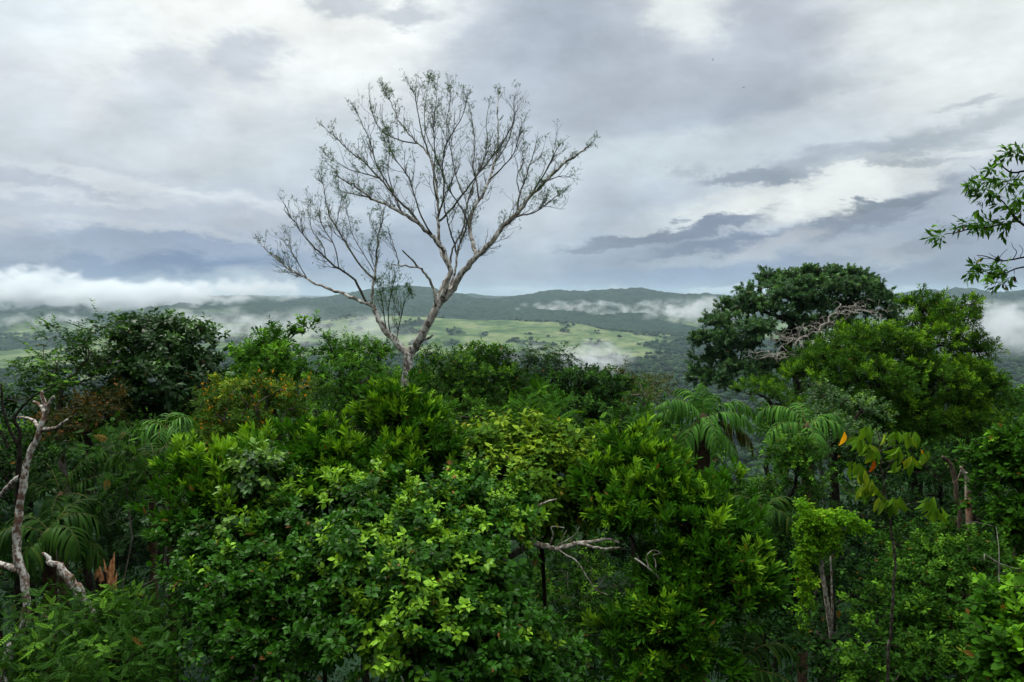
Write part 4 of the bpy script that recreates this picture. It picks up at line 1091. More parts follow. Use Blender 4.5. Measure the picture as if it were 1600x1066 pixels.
plant('shrub', 'shrub', 'sparse small leaved shrub in the dark hollow at bottom centre right', [
  (900, 900, 60, 40, 12.5), (960, 930, 50, 40, 12), (880, 970, 60, 50, 11.5), (950, 1010, 50, 40, 11.5), (860, 1050, 60, 40, 10.8), (890, 840, 60, 26, 12.5)], 'small', base=(930, 12.5), bark='twiggrey', rt=.004, rb=.04, dens=.75, over=dict(size=.075))
plant('shrub', 'shrub', 'feathery compound leaved shrub at the bottom left corner', [
  (175, 968, 44, 12, 8.2), (225, 970, 56, 14, 8.2), (80, 965, 40, 12, 8.4), (250, 1000, 70, 26, 7.8), (110, 1000, 70, 24, 7.8), (60, 1030, 40, 20, 7.8), (180, 1040, 80, 26, 7.4), (280, 1050, 60, 24, 7.4), (90, 1065, 50, 16, 7.3), (200, 1000, 60, 20, 8)],
  'pinnnear', base=(170, 8.6), bark='brown', rt=.004, rb=.04, twig=False)
plant('shrub', 'shrub', 'fan leaved pale sapling in the shade between the left palms', [
  (190, 690, 26, 12, 12.2), (160, 695, 20, 10, 12), (215, 700, 20, 14, 12.5), (215, 755, 24, 14, 12), (190, 770, 20, 10, 11.8)], 'fan', base=(205, 12.3), bark='twiggrey', rt=.004, rb=.012, dens=.8)
plant('shrub', 'shrub', 'low dark fan leaved shrub in the deep shade above the splintered stump', [
  (160, 820, 34, 16, 12.5), (200, 815, 30, 16, 12.8), (150, 785, 28, 12, 12.5), (235, 840, 24, 18, 13.2), (110, 835, 24, 14, 13.2)], 'fan', base=(180, 13), bark='dark', rt=.004, rb=.015, dens=.7, over=dict(mat='dark'))  # dark leaf colour stands in for the deep shade
plant('shrub', 'shrub', 'bush with round pale green leaves at the bottom right corner', [
  (1585, 960, 36, 26, 5.8), (1610, 1000, 40, 36, 5.6), (1575, 1010, 30, 26, 5.6), (1600, 1050, 50, 34, 5.4), (1640, 960, 40, 40, 5.8)], 'obov', base=(1620, 6), bark='brown', rt=.004, rb=.03, twig=True, over=dict(size=.085, s=.2, lt=.2, mat='bright', flush=.5))
plant('vine_covered_tree', 'tree', 'glossy leaved tree leaning in at the right edge beside the broken trunks', [
  (1585, 695, 34, 22, 12), (1560, 725, 26, 26, 12), (1600, 740, 36, 34, 11.8), (1565, 775, 34, 30, 11.8), (1600, 800, 38, 34, 11.5), (1560, 825, 26, 22, 11.6), (1640, 760, 34, 60, 11.8)], 'obov', base=(1620, 12), bark='brown', rt=.005, rb=.07, twig=True, over=dict(mat='bright', flush=.15, size=.105))
plant('shrub', 'shrub', 'broad thicket of small green leaves at lower right, under the sapling with hanging leaves', [
  (1440, 850, 50, 20, 11.5), (1490, 865, 54, 26, 11), (1540, 890, 50, 32, 10.5), (1450, 910, 56, 34, 10.5), (1510, 950, 56, 38, 10), (1400, 960, 46, 36, 10.2), (1450, 1000, 60, 40, 9.6), (1530, 1030, 50, 36, 9.4), (1380, 1040, 50, 32, 9.6), (1460, 1060, 60, 30, 9.2)],
  'small', base=(1470, 11), bark='brown', rt=.004, rb=.05, over=dict(size=.075, s=.28, lt=.28, flush=.35, nl=15), dens=1.15)
plant('shrub', 'shrub', 'dark leafy shrub in the shade below the lime green vine', [
  (1300, 900, 34, 24, 12.5), (1340, 880, 34, 26, 12.5), (1290, 1020, 60, 30, 10.5), (1220, 1030, 60, 36, 10.2), (1340, 1060, 50, 26, 10), (1170, 1050, 40, 26, 10)], 'under', base=(1280, 12.5), bark='dark', rt=.004, rb=.04, over=dict(size=.09, s=.34))
plant('shrub', 'shrub', 'shaded shrub at far left behind the white barked tree', [
  (30, 720, 36, 34, 14), (95, 740, 30, 20, 13.5), (20, 790, 36, 30, 13.5), (10, 860, 36, 34, 13), (70, 790, 30, 20, 13.5)], 'small', base=(30, 14), bark='dark', rt=.004, rb=.04, over=dict(mat='dark', size=.09, s=.36, flush=.1))  # leaf colour darkened in place of shade

# shady fillers that close the gaps between the crowns
def row(x0, x1, y, d, rx=60, ry=34, n=6):
    return [(x0 + (x1 - x0) * k / (n - 1) + 8 * math.sin(k * 3.1), y + 16 * math.sin(k * 2.3 + x0) + (k % 2) * 34, rx, ry, d + 2 * math.cos(k * 1.7)) for k in range(n)]
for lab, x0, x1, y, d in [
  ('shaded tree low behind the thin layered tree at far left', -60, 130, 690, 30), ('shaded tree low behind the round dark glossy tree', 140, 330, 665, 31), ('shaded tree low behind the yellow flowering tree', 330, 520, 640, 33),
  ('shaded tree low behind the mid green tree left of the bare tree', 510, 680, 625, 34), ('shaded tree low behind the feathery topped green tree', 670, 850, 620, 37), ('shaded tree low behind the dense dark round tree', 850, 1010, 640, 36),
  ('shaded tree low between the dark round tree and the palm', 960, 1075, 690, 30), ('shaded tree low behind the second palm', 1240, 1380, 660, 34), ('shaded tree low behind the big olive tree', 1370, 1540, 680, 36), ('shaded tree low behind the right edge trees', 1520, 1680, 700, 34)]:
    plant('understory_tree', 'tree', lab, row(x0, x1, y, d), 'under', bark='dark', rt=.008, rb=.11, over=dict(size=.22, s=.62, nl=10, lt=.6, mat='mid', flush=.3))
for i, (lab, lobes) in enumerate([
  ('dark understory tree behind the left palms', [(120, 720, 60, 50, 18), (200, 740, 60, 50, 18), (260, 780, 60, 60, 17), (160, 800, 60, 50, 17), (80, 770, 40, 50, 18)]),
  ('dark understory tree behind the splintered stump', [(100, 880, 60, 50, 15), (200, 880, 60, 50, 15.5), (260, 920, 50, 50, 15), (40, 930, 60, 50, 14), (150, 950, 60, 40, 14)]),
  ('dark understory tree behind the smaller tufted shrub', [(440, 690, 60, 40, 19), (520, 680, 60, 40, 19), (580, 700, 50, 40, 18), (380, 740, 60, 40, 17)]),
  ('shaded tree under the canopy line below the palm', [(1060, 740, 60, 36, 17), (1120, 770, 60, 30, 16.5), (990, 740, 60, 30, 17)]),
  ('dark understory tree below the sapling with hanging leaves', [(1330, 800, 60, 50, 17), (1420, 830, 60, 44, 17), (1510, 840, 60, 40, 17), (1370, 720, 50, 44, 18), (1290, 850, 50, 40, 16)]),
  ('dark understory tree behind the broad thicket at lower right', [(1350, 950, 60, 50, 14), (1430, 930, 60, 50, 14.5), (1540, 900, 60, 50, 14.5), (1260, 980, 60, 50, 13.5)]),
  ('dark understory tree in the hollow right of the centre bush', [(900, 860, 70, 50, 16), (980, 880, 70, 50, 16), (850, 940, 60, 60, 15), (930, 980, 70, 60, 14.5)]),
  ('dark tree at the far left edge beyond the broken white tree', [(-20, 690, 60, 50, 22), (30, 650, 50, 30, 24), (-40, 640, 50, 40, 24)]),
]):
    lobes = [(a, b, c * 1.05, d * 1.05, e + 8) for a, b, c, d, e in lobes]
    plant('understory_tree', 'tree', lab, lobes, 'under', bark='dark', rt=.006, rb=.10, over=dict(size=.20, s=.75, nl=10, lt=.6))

# undergrowth over the hilltop
n = 100000
yy = 4 + 62 * rng.random(n) ** .8; xx = (rng.random(n) * 2 - 1) * (6 + yy * .95)
zz = ground_z(xx, yy) + (.2 + (2.0 + 5.0 * np.clip((yy - 26) / 4, 0, 1)) * rng.random(n) ** 1.1 * (.3 + vnoise(xx / 2.2, yy / 2.2, 3)))
dr = rng.standard_normal((n, 3)) + [0, 0, .3]
u_ = instance(TEMPL['ovate_mid'], np.stack([xx, yy, zz], -1), dr, rng.standard_normal((n, 3)) * .5 + [0, 0, 1], .24 * (.6 + .7 * rng.random(n)), rng.random(n) * .95, rng.random(n) * .2, LM['dark'], 'undergrowth', None, np.zeros(3))
tag(u_, kind='stuff', label='dense leafy undergrowth on the hilltop floor')

# ------------------------------------------------------------------ palms
def frond(base, az, el, Ln, droop, leaf, mat, parent, origin, width=.036, hang=1.5, name='frond', nl=28):
    """arching midrib with hanging leaflets; az from +x anticlockwise, el initial elevation"""
    m = 16; pts = [np.array(base, float)]; e = el
    for i in range(m):
        pts.append(pts[-1] + np.array([math.cos(az) * math.cos(e), math.sin(az) * math.cos(e), math.sin(e)]) * Ln / m)
        e -= droop / m * (.5 + 1.3 * i / m)
    pts = np.array(pts)
    tb = Tubes(); tb.add(pts, np.linspace(.015, .003, m + 1) * (Ln / 2.0) ** .5, sides=5)
    t = np.linspace(.12, .99, nl); f = t * m; i0 = np.minimum(f.astype(int), m - 1); fr_ = (f - i0)[:, None]
    p = pts[i0] * (1 - fr_) + pts[i0 + 1] * fr_; tg = unit(pts[i0 + 1] - pts[i0])
    side = unit(np.cross(tg, [0, 0, 1.0]))
    V, Fl, hue = [], [], []
    for s in (-1, 1):
        for j in range(nl):
            l_f = leaf * (math.sin(math.pi * min(1, .12 + t[j] * .9)) ** .6) * (.9 + .2 * random.random())
            d = unit(side[j] * s * .8 + tg[j] * .5 + np.array([0, 0, -.15]) + rng.standard_normal(3) * .15)
            if random.random() < .09: continue
            hg = hang * random.uniform(.6, 1.3)
            q = p[j].copy(); rows = 5; prev = None; hv = random.random()
            nn = unit(np.cross(d, tg[j])) ; wd = unit(np.cross(d, nn))
            for k in range(rows + 1):
                w = width * math.sin(math.pi * (.12 + .86 * k / rows)) * .5
                a = len(V); V += [q - wd * w, q + wd * w]; hue += [hv, hv]
                if prev is not None: Fl.append([prev, prev + 1, a + 1, a])
                prev = a
                q = q + d * l_f / rows
                d = unit(d + np.array([0, 0, -1.0]) * hg * (.35 + .5 * k / rows))
    ro = tb.build('midrib', BM['stalk'], parent, origin)
    V = np.array(V) - origin; hue = np.array(hue)
    lf = obj(name, mesh_np(name, V, np.array(Fl).ravel(), np.arange(len(Fl)) * 4, LM[mat], {'hue': hue * .95, 'young': hue * .3}), parent)
    ro.parent = lf
    return lf
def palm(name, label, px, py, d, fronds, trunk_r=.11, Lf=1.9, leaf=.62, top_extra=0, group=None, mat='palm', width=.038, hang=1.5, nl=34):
    c = P(px, py, d); b = c.copy(); b[2] = float(ground_z(b[0], b[1]))
    r = root(name, tuple(b), label, 'palm', group)
    k = 24; tt = np.linspace(0, 1, k)[:, None]
    tr = b * (1 - tt) + c * tt; tr[0, 2] -= .2
    tb = Tubes(); tb.add(tr, trunk_r * (1 + .12 * (np.arange(k) % 2)), sides=10); tb.build('trunk', BM['palmtrunk'], r, b)
    for (az, el, Lr, dr, old) in fronds:
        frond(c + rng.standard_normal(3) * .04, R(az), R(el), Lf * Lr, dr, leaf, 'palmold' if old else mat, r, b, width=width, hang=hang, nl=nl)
    return r
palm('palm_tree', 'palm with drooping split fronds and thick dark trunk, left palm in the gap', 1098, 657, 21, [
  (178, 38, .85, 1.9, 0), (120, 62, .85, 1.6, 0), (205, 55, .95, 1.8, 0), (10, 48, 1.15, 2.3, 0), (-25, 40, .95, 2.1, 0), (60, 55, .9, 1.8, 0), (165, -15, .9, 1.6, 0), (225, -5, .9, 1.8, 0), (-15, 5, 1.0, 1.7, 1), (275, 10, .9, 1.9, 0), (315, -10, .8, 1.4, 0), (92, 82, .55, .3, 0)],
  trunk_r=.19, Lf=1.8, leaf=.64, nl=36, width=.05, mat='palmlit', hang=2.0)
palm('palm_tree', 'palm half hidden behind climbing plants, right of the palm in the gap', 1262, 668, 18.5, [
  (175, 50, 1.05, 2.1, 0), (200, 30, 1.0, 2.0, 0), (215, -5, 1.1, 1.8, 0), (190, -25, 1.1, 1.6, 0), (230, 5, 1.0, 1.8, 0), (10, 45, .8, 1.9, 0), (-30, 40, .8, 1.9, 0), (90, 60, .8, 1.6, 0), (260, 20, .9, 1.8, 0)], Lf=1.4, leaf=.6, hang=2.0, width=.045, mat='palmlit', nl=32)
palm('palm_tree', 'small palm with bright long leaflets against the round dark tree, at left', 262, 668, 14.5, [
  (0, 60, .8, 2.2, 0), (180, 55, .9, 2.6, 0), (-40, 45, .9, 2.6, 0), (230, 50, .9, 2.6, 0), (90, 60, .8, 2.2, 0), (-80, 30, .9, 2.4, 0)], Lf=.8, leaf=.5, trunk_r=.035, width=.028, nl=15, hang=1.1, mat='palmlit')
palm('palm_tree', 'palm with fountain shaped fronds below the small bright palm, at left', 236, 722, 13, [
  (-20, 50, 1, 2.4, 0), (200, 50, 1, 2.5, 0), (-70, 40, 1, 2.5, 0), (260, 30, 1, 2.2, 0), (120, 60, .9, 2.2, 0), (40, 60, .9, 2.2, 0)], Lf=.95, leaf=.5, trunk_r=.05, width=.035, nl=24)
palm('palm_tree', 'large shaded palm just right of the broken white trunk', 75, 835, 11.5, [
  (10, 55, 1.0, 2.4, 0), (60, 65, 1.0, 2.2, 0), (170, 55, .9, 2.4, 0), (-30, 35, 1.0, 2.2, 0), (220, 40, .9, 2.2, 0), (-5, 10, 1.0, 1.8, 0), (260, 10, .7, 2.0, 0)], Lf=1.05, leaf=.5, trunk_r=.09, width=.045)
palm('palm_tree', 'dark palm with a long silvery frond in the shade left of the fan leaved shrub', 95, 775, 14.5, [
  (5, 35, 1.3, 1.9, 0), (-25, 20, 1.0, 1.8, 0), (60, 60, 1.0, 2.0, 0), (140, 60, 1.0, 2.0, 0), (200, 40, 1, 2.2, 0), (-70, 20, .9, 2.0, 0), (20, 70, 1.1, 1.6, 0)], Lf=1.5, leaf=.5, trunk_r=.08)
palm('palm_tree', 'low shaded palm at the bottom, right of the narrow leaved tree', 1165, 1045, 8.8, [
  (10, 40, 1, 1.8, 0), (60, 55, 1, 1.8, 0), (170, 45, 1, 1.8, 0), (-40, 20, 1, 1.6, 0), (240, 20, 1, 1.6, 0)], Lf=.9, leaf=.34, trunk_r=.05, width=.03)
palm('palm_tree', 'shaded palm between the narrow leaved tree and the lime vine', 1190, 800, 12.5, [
  (20, 50, 1, 2.2, 0), (80, 60, 1, 2.2, 0), (160, 50, 1, 2.4, 0), (250, 30, 1, 2.2, 0), (-40, 30, 1, 2.2, 0)], Lf=.8, leaf=.36, trunk_r=.06, width=.035)

# ------------------------------------------------------------------ traced trunks, stumps and limbs
def traced(paths, sides=9, wob=.1, nper=4, bark='redlichen', d=None):
    """paths: list of (radii0, radii1, [(px,py,d), ...])"""
    tb = Tubes()
    for (r0, r1, pts) in paths:
        w = smooth_poly(np.array([P(*q) for q in pts]), nper)
        w[1:-1] += rng.standard_normal((len(w) - 2, 3)) * r0 * .12
        tb.add(w, np.linspace(r0, r1, len(w)), sides=sides, wob=wob)
    return tb
def thing_traced(name, label, cat, foot, paths, bark, part='trunk', wob=.1):
    b = P(*foot); g = float(ground_z(b[0], b[1])); b[2] = g
    r = root(name, tuple(b), label, cat)
    tb = traced(paths, wob=wob)
    tb.build(part, BM[bark], r, b)
    return r, b
foot = P(8, 1066, 9.2); zf = float(ground_z(foot[0], foot[1]))
yf = 461 - (zf - CZ) / 9.2 * F
r_, b_1 = thing_traced('broken_tree', 'red and white lichen barked tree with snapped forked top at the left edge', 'tree', (0, 1066, 9.2), [
  (.056, .041, [(-10, 1900, 9.2), (-6, 1500, 9.2), (8, 1066, 9.2), (28, 1000, 9.2), (42, 945, 9.2), (33, 890, 9.25), (24, 850, 9.3), (30, 800, 9.3)]),
  (.041, .029, [(30, 800, 9.3), (38, 750, 9.3), (44, 715, 9.3), (60, 680, 9.3), (70, 650, 9.3)]),
  (.025, .017, [(70, 652, 9.3), (68, 640, 9.35), (60, 632, 9.4), (53, 628, 9.4)]),
  (.025, .015, [(71, 650, 9.3), (76, 632, 9.25), (84, 620, 9.2)]),
  (.030, .016, [(72, 636, 9.3), (66, 622, 9.3), (66, 612, 9.3)]),
  (.026, .012, [(66, 672, 9.3), (82, 670, 9.2), (95, 664, 9.1), (105, 656, 9.0)]),
  (.022, .012, [(62, 670, 9.3), (52, 658, 9.4), (40, 653, 9.5), (28, 652, 9.6)]),
  (.045, .03, [(34, 895, 9.25), (20, 888, 9.3), (0, 882, 9.4), (-40, 878, 9.6)]),
  (.04, .025, [(34, 745, 9.3), (20, 755, 9.4), (5, 770, 9.5), (-25, 795, 9.8)])], 'redlichen')
thing_traced('thin_tree', 'dark slender forked stem behind the broken white tree', 'tree', (25, 1066, 12), [
  (.05, .035, [(30, 1700, 12), (28, 900, 12), (28, 760, 12), (31, 700, 12)]), (.03, .012, [(31, 700, 12), (22, 685, 12), (14, 668, 12), (5, 640, 12), (2, 600, 12)]),
  (.028, .008, [(31, 700, 12), (30, 670, 12), (22, 655, 12), (40, 630, 12), (60, 615, 12), (90, 600, 12)]), (.02, .008, [(12, 700, 12), (4, 680, 12), (-10, 660, 12)])], 'dark')
thing_traced('leaning_snag', 'short lichen covered snag leaning left, behind the bottom left shrub', 'dead tree', (200, 1100, 10), [
  (.075, .062, [(240, 1640, 10), (190, 1200, 10), (150, 990, 10), (131, 940, 10), (122, 923, 10), (107, 902, 10)]), (.062, .022, [(107, 902, 10), (95, 888, 10), (80, 878, 10), (67, 865, 10)])], 'redlichen')
for q in [(255, 760, 11), (290, 600, 11)]: pass
thing_traced('dead_sapling', 'thin crooked grey stem with bare tips at the left edge of the tufted shrub', 'dead tree', (262, 1066, 10), [
  (.02, .010, [(268, 1500, 10), (262, 1000, 10), (258, 880, 10), (266, 820, 10), (255, 770, 10)]), (.010, .004, [(262, 800, 10), (256, 770, 10), (254, 758, 10), (262, 750, 10)]), (.008, .003, [(258, 880, 10), (240, 905, 9.9), (222, 915, 9.8)])], 'twiggrey')

# splintered stump
bs = P(160, 925, 12); gs = float(ground_z(bs[0], bs[1])); bs[2] = gs
rs = root('splintered_stump', tuple(bs), 'snapped trunk with raw orange splinters in the dark shade at lower left', 'stump')
tb = Tubes(); k = 20; top = P(163, 905, 12); tt = np.linspace(0, 1, k)[:, None]; foot_ = bs.copy(); foot_[2] -= .2
tb.add(foot_ * (1 - tt) + top * tt, np.linspace(.19, .125, k), sides=14, wob=.05); tb.build('trunk', BM['dark'], rs, bs)
sv = Tubes()
SH = [(154, 912, 143, 848), (155, 914, 148, 864), (159, 912, 154, 880), (163, 912, 162, 873), (166, 912, 172, 884), (169, 912, 179, 862), (172, 914, 176, 890), (175, 916, 183, 893), (161, 914, 158, 892), (157, 914, 150, 876), (170, 914, 174, 874)]
for i, (x0, y0, x1, y1) in enumerate(SH):
    dz = 12 + .09 * math.sin(i * 2.4)
    p0, p1 = P(x0, y0 + 6, dz), P(x1, y1, dz - .03)
    mid = (p0 * .5 + p1 * .5) + rng.standard_normal(3) * .012
    sv.add(np.array([p0, mid, p1]), [.05, .030, .003], sides=4, wob=.25)
sv.build('splinters', BM['splinter'], rs, bs, smooth=False)

# pale bare limbs across the hollow
rb_, bb_ = thing_traced('leaning_tree', 'pale lichen covered bare limb stretching across the dark hollow right of the centre bush', 'tree', (760, 1000, 9.6), [
  (.05, .04, [(720, 1650, 9.9), (725, 1200, 9.9), (745, 980, 9.6), (785, 885, 9.3), (830, 849, 9.0)]),
  (.036, .026, [(830, 849, 9.0), (850, 853, 9), (868, 857, 9), (884, 855, 9), (898, 849, 9)]),
  (.02, .011, [(898, 849, 9), (915, 852, 9), (940, 857, 9), (970, 856, 9)]),
  (.022, .012, [(900, 849, 9), (925, 846, 9.05), (950, 843, 9.1), (968, 848, 9.1)]),
  (.010, .005, [(870, 857, 9), (885, 868, 8.9), (900, 876, 8.85), (913, 895, 8.8), (930, 920, 8.8), (950, 930, 8.8)]),
  (.009, .004, [(860, 850, 9), (864, 835, 9), (862, 823, 9), (882, 825, 9)]), (.007, .003, [(872, 852, 9), (884, 845, 9), (898, 836, 9), (905, 824, 9)]),
  (.006, .003, [(876, 850, 9), (880, 838, 9), (886, 828, 9)]),
  (.018, .008, [(798, 826, 9.1), (812, 815, 9.1), (830, 800, 9.1), (845, 788, 9.1), (870, 780, 9.1)]),
  (.03, .02, [(790, 890, 9.2), (785, 850, 9.15), (798, 826, 9.1)])], 'lichen')
thing_traced('dead_sapling', 'short pale bare branch among narrow leaves right of the long pale limb', 'branch', (1060, 1000, 9.0), [
  (.03, .022, [(1090, 1700, 9.3), (1080, 1100, 9.2), (1070, 960, 9.0), (1045, 920, 8.75)]), (.022, .010, [(1045, 920, 8.75), (1030, 905, 8.7), (1018, 892, 8.7), (993, 873, 8.7)]), (.007, .003, [(1014, 888, 8.7), (1010, 870, 8.7), (1020, 860, 8.7), (1030, 862, 8.7)]), (.012, .005, [(1020, 868, 8.9), (1040, 862, 8.9), (1062, 858, 8.9), (1068, 850, 8.9)]), (.008, .004, [(1025, 898, 8.7), (1024, 878, 8.8), (1020, 868, 8.9)])], 'lichen')
# lime vine on its snag
foot3 = (1302, 1100, 11)
rl, bl = thing_traced('vine_clad_snag', 'slender pale snag draped with a hanging curtain of lime green vine', 'tree', foot3, [
  (.036, .03, [(1310, 1500, 11), (1304, 1080, 11), (1299, 1000, 11), (1294, 950, 11), (1287, 910, 11)]), (.03, .02, [(1287, 910, 11), (1282, 870, 11), (1275, 830, 11), (1258, 792, 11)]), (.02, .01, [(1300, 980, 11.1), (1300, 930, 11.1), (1298, 870, 11.1)]),
  (.02, .008, [(1275, 830, 11), (1300, 812, 11), (1322, 815, 11), (1345, 826, 11)])], 'lichen')
sp_ = dict(SP['lime'])
att, od, h = lobe_pts([(1256, 795, 8, 10, 10.9), (1264, 808, 12, 9, 10.9), (1280, 818, 16, 8, 10.9), (1300, 810, 16, 7, 10.95), (1320, 812, 10, 6, 10.9), (1334, 822, 9, 5, 10.9), (1346, 828, 7, 4, 10.9),
  (1262, 830, 13, 18, 10.85), (1285, 838, 14, 12, 10.9), (1256, 862, 9, 22, 10.85), (1302, 832, 9, 14, 10.95), (1280, 858, 12, 10, 10.9), (1254, 895, 6, 24, 10.85), (1262, 915, 5, 24, 10.82), (1260, 950, 5, 24, 10.85), (1263, 985, 4, 16, 10.85), (1306, 852, 6, 10, 10.9)], .10, .4, -1, gap=.12)
leaves_at(att, od, h, sp_, 'vine', rl, bl)

thing_traced('brown_snag', 'left of two broken brown trunks side by side at right, with fibrous grey top', 'dead tree', (1500, 1066, 13.5), [
  (.044, .04, [(1500, 1400, 13.5), (1500, 840, 13.5), (1496, 790, 13.5), (1492, 750, 13.5)]), (.04, .028, [(1492, 750, 13.5), (1488, 732, 13.5), (1482, 722, 13.5), (1473, 714, 13.5)])], 'brown')
thing_traced('brown_snag', 'right of two side by side broken brown trunks, reddish and bent at its top', 'dead tree', (1516, 1066, 13), [
  (.05, .044, [(1520, 1400, 13), (1514, 830, 13), (1512, 790, 13), (1512, 765, 13)]), (.044, .02, [(1512, 765, 13), (1510, 745, 13), (1506, 738, 13), (1501, 730, 13)]), (.022, .016, [(1497, 752, 13.2), (1500, 742, 13.1), (1502, 736, 13)])], 'redbrown')

# sapling with large hanging leaves
def zs(x, y, d=9.0): return (1200 + x / 3.8075, 560 + y / 3.8075, d)
rp, bp_ = thing_traced('sapling', 'slim dark sapling with large drooping leaves, some yellow and orange, before the olive tree', 'tree', (1388, 1066, 9), [
  (.017, .013, [(1390, 1700, 9), (1387, 1066, 9), (1392, 1000, 9), (1396, 912, 9), (1399, 875, 9), (1389, 800, 9)]),
  (.011, .006, [zs(715, 915), zs(700, 820), zs(680, 690), zs(668, 600), zs(665, 480), zs(640, 430)]),
  (.006, .004, [zs(680, 692), zs(720, 640), zs(760, 565)]), (.005, .003, [zs(668, 625), zs(740, 610), zs(830, 592)]), (.005, .003, [zs(668, 555), zs(720, 530), zs(770, 520)]), (.005, .003, [zs(668, 530), zs(710, 500), zs(760, 485)]),
  (.006, .003, [zs(690, 800), zs(600, 785), zs(520, 800), zs(440, 770), zs(415, 735)]), (.006, .003, [zs(680, 700), zs(640, 690), zs(575, 670)]), (.005, .003, [zs(668, 610), zs(640, 570), zs(610, 530)]), (.005, .003, [zs(700, 820), zs(600, 740), zs(540, 745)]),
  (.006, .003, [zs(780, 890), zs(850, 862), zs(930, 858)]), (.006, .004, [zs(705, 880), zs(780, 890)]), (.006, .003, [zs(725, 1015), zs(640, 970), zs(560, 925), zs(490, 912)]), (.005, .003, [zs(668, 480), zs(700, 445), zs(735, 430)]), (.005, .002, [zs(640, 690), zs(612, 690), zs(620, 650)]),
  (.005, .003, [zs(668, 560), zs(580, 470), zs(560, 440)]), (.004, .002, [zs(560, 440), zs(500, 430), zs(455, 432)])], 'sapstem', wob=.03)
LV = []
for (cx, cy, nn) in [(590, 400, 2), (530, 470, 4), (600, 510, 4), (650, 540, 2), (650, 430, 1), (700, 430, 1), (775, 430, 4), (855, 440, 5), (785, 530, 4), (800, 620, 1), (870, 590, 3), (930, 550, 3), (525, 620, 4), (545, 670, 3), (600, 720, 3), (545, 750, 2), (610, 760, 4), (680, 830, 5), (770, 825, 5), (720, 850, 3), (960, 830, 5), (1000, 880, 4)]:
    for i in range(nn):
        LV.append((cx + rng.uniform(-30, 30), cy + rng.uniform(-18, 10), rng.uniform(-.2, .2)))
        LV.append((cx + rng.uniform(-28, 28), cy + rng.uniform(-14, 14), rng.uniform(-.15, .15)))
pos = np.array([P(*zs(a, b, 9 + c)) for a, b, c in LV])
m = len(pos)
instance(TEMPL['big'], pos, np.array([0, 0, -1.]) + rng.standard_normal((m, 3)) * [.35, .35, .15], rng.standard_normal((m, 3)) * [.8, .4, .1] + [0, -.7, .3], .19 * (.75 + .45 * rng.random(m)), rng.random(m) * .95, (rng.random(m) < .3) * rng.random(m), LM['sapling'], 'leaves', rp, bp_)
pos = np.array([P(*zs(a, b, 8.95)) for a, b in [(455, 430), (628, 598), (862, 578), (905, 540)]])
instance(TEMPL['big'], pos, np.array([[-.1, 0, -1], [-.05, 0, -1], [-.8, 0, -.8], [.5, 0, -.8]]), np.array([[.3, -1, .2]] * 4), np.array([.19, .17, .14, .09]), np.array([.8, .0, .4, .9]), np.array([.0, .9, .2, 0]), LM['orange'], 'yellow_leaves', rp, bp_)

# overhanging branches at the upper right, from a tree standing outside the frame
def zb(x, y, d=9.0): return (1400 + x / 3.555, 200 + y / 3.553, d)
ro_, bo_ = thing_traced('overhanging_tree', 'tree reaching in from the upper right edge with leafy and bare branches against the sky', 'tree', (1790, 1066, 9.6), [
  (.16, .12, [(1800, 2400, 9.8), (1795, 1400, 9.7), (1785, 800, 9.5), (1760, 520, 9.3), (1740, 380, 9.2)]), (.12, .03, [(1740, 380, 9.2), (1730, 280, 9.2), (1745, 160, 9.2), (1760, 60, 9.3)]),
  (.05, .01, [(1750, 420, 9.2), (1810, 340, 9.0), (1880, 290, 8.8), (1950, 270, 8.7)]), (.04, .01, [(1740, 300, 9.2), (1800, 220, 9.4), (1860, 130, 9.6)]),
  (.05, .014, [(1745, 400, 9.2), (1700, 370, 9.1), (1650, 362, 9), (1615, 358, 9), zb(711, 540)]), (.014, .004, [zb(711, 540), zb(670, 518), zb(600, 535), zb(500, 552), zb(400, 565), zb(330, 582), zb(290, 588)]),
  (.010, .004, [zb(670, 518), zb(625, 450), zb(590, 405), zb(555, 385), zb(520, 350)]), (.007, .003, [zb(690, 525), zb(640, 470), zb(600, 470)]), (.006, .003, [zb(600, 535), zb(540, 520), zb(495, 495)]), (.006, .003, [zb(690, 530), zb(690, 470), zb(675, 420)]),
  (.04, .012, [(1735, 300, 9.2), (1690, 275, 9.1), (1640, 268, 9), zb(711, 240)]), (.012, .004, [zb(711, 240), zb(650, 248), zb(605, 225), zb(570, 170), zb(540, 150)]), (.007, .003, [zb(690, 240), zb(660, 280), zb(610, 300), zb(545, 330)]), (.008, .004, [(1640, 268, 9), zb(700, 170), zb(670, 120)]),
  (.04, .010, [(1750, 480, 9.2), (1700, 425, 9.1), (1640, 405, 9), zb(711, 718)]), (.010, .004, [zb(711, 718), zb(640, 732), zb(570, 738), zb(505, 715), zb(450, 708)]), (.005, .002, [zb(600, 738), zb(545, 715), zb(515, 695)]), (.005, .002, [zb(650, 730), zb(670, 690), zb(648, 660), zb(642, 635)]), (.004, .002, [zb(560, 738), zb(590, 700), zb(620, 672)]), (.004, .002, [zb(690, 715), zb(705, 680), zb(685, 650)]), (.004, .002, [zb(540, 725), zb(490, 725), zb(455, 715)]), (.004, .002, [zb(590, 740), zb(575, 760), zb(530, 775)]),
  (.03, .009, [(1640, 412, 9), (1620, 414, 9), zb(711, 772)]), (.009, .003, [zb(711, 772), zb(655, 785), zb(610, 805), zb(540, 812), zb(480, 790), zb(420, 768)]), (.005, .002, [zb(610, 805), zb(570, 835), zb(550, 870)]), (.004, .002, [zb(655, 785), zb(658, 810)])], 'dark', wob=.04)
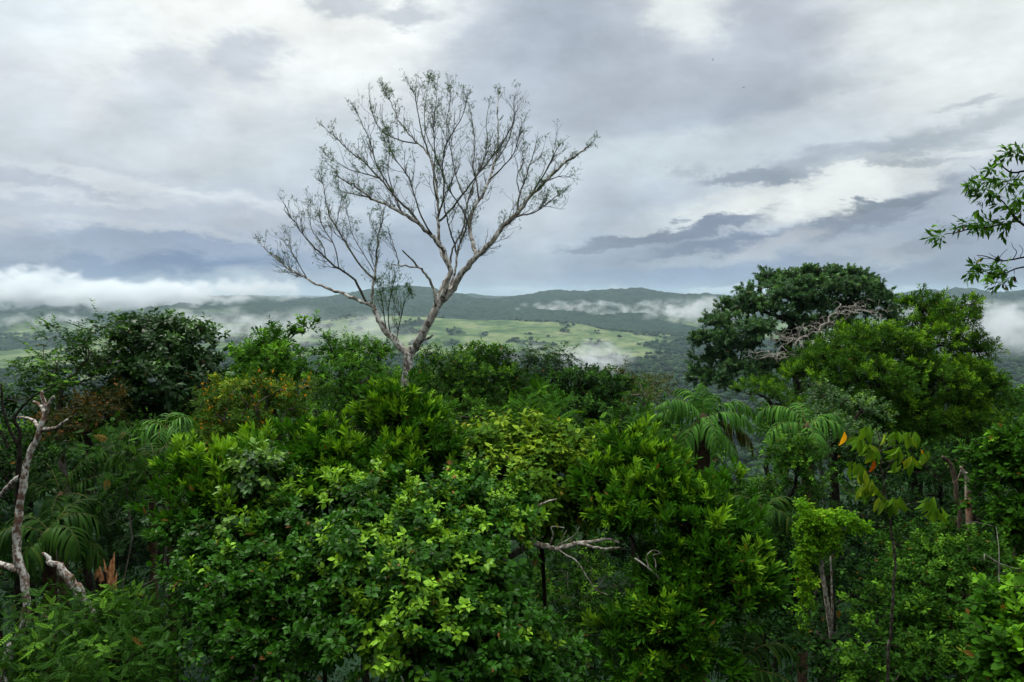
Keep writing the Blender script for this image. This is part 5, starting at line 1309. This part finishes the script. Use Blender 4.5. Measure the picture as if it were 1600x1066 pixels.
cl = [(560, 160, 28, 18), (600, 130, 34, 20), (640, 140, 34, 20), (690, 100, 26, 30), (445, 325, 34, 20), (500, 380, 30, 34), (520, 310, 24, 14), (470, 400, 26, 16), (545, 245, 20, 18), (560, 220, 20, 14), (600, 290, 26, 16), (650, 300, 30, 18), (680, 400, 30, 26), (640, 420, 16, 14), (450, 520, 26, 8), (380, 545, 26, 8), (560, 530, 30, 12), (620, 515, 20, 8), (255, 600, 18, 22), (430, 780, 30, 12), (470, 800, 20, 10), (560, 795, 40, 12), (580, 850, 30, 20), (620, 800, 24, 10), (700, 460, 16, 18), (580, 180, 24, 14), (480, 545, 20, 8)]
att, od, h = lobe_pts([(*zb(x, y)[:2], rx / 3.4, ry / 3.4, 9 + .2 * math.sin(x), .12) for x, y, rx, ry in cl], .10, .6, -1)
att2, od2, h2 = lobe_pts([(1790, 300, 60, 40, 9.1), (1880, 290, 70, 40, 8.8), (1960, 270, 60, 40, 8.7), (1850, 160, 80, 60, 9.5), (1770, 120, 60, 60, 9.3), (1760, 40, 60, 40, 9.3), (1830, 420, 50, 30, 9.2)], .26, .3, -1)
att = np.concatenate([att, np.repeat(att2, 5, 0) + rng.standard_normal((len(att2) * 5, 3)) * .12]); od = np.concatenate([od, np.repeat(od2, 5, 0)]); h = np.concatenate([h, np.repeat(h2, 5)])
leaves_at(att, unit(od * .4 + np.array([-.7, 0, .1])), h, dict(s=.3, t='lance_mid', mat='bright', size=.115, nt=1, nl=6, lt=.10, phi=1.0, droop=.35, flush=.3, nrnd=.6, out=.7, rnd=.6, up=0, ybase=.15), 'foliage', ro_, bo_)
ptb = [P(*zb(658, 815)), P(*zb(652, 825)), P(*zb(665, 822)), P(*zb(583, 362)), P(*zb(575, 368)), P(*zb(478, 568)), P(*zb(594, 862))]
instance(TEMPL['ovate'], np.array(ptb), np.array([[0, 0, -1.], [-.15, 0, -1], [.12, 0, -1], [.1, 0, -1], [-.3, 0, -1], [.3, 0, -1], [0, 0, -1]]), rng.standard_normal((7, 3)), np.array([.1, .09, .09, .08, .08, .06, .06]), np.full(7, .1), np.zeros(7), LM['dead'], 'dry_leaves', ro_, bo_)

# two small birds gliding far off
for (px, py, d, roll, lab) in [(1114, 94, 150, .2, 'tiny dark bird high in the grey sky, the upper of two'), (1162, 137, 140, -.3, 'tiny dark bird in the grey sky, the lower of two')]:
    c = P(px, py, d); V = np.array([(0, -.22, 0), (.05, 0, .04), (-.05, 0, .04), (0, .25, 0), (0, 0, -.05), (.42, -.04, .12), (-.42, -.04, .12), (.2, .08, .1), (-.2, .08, .1), (.2, -.08, .1), (-.2, -.08, .1)])
    Fc = [[0, 1, 3, 2], [0, 4, 3, 1], [0, 2, 3, 4], [1, 7, 5, 9], [2, 10, 6, 8]]
    me = mesh_np('bird', V, np.array(Fc).ravel(), np.arange(5) * 4, BM['dark'])
    o = obj('bird', me, None, tuple(c)); o.rotation_euler = (0, roll, 1.0); tag(o, lab, 'bird', 'two distant birds')
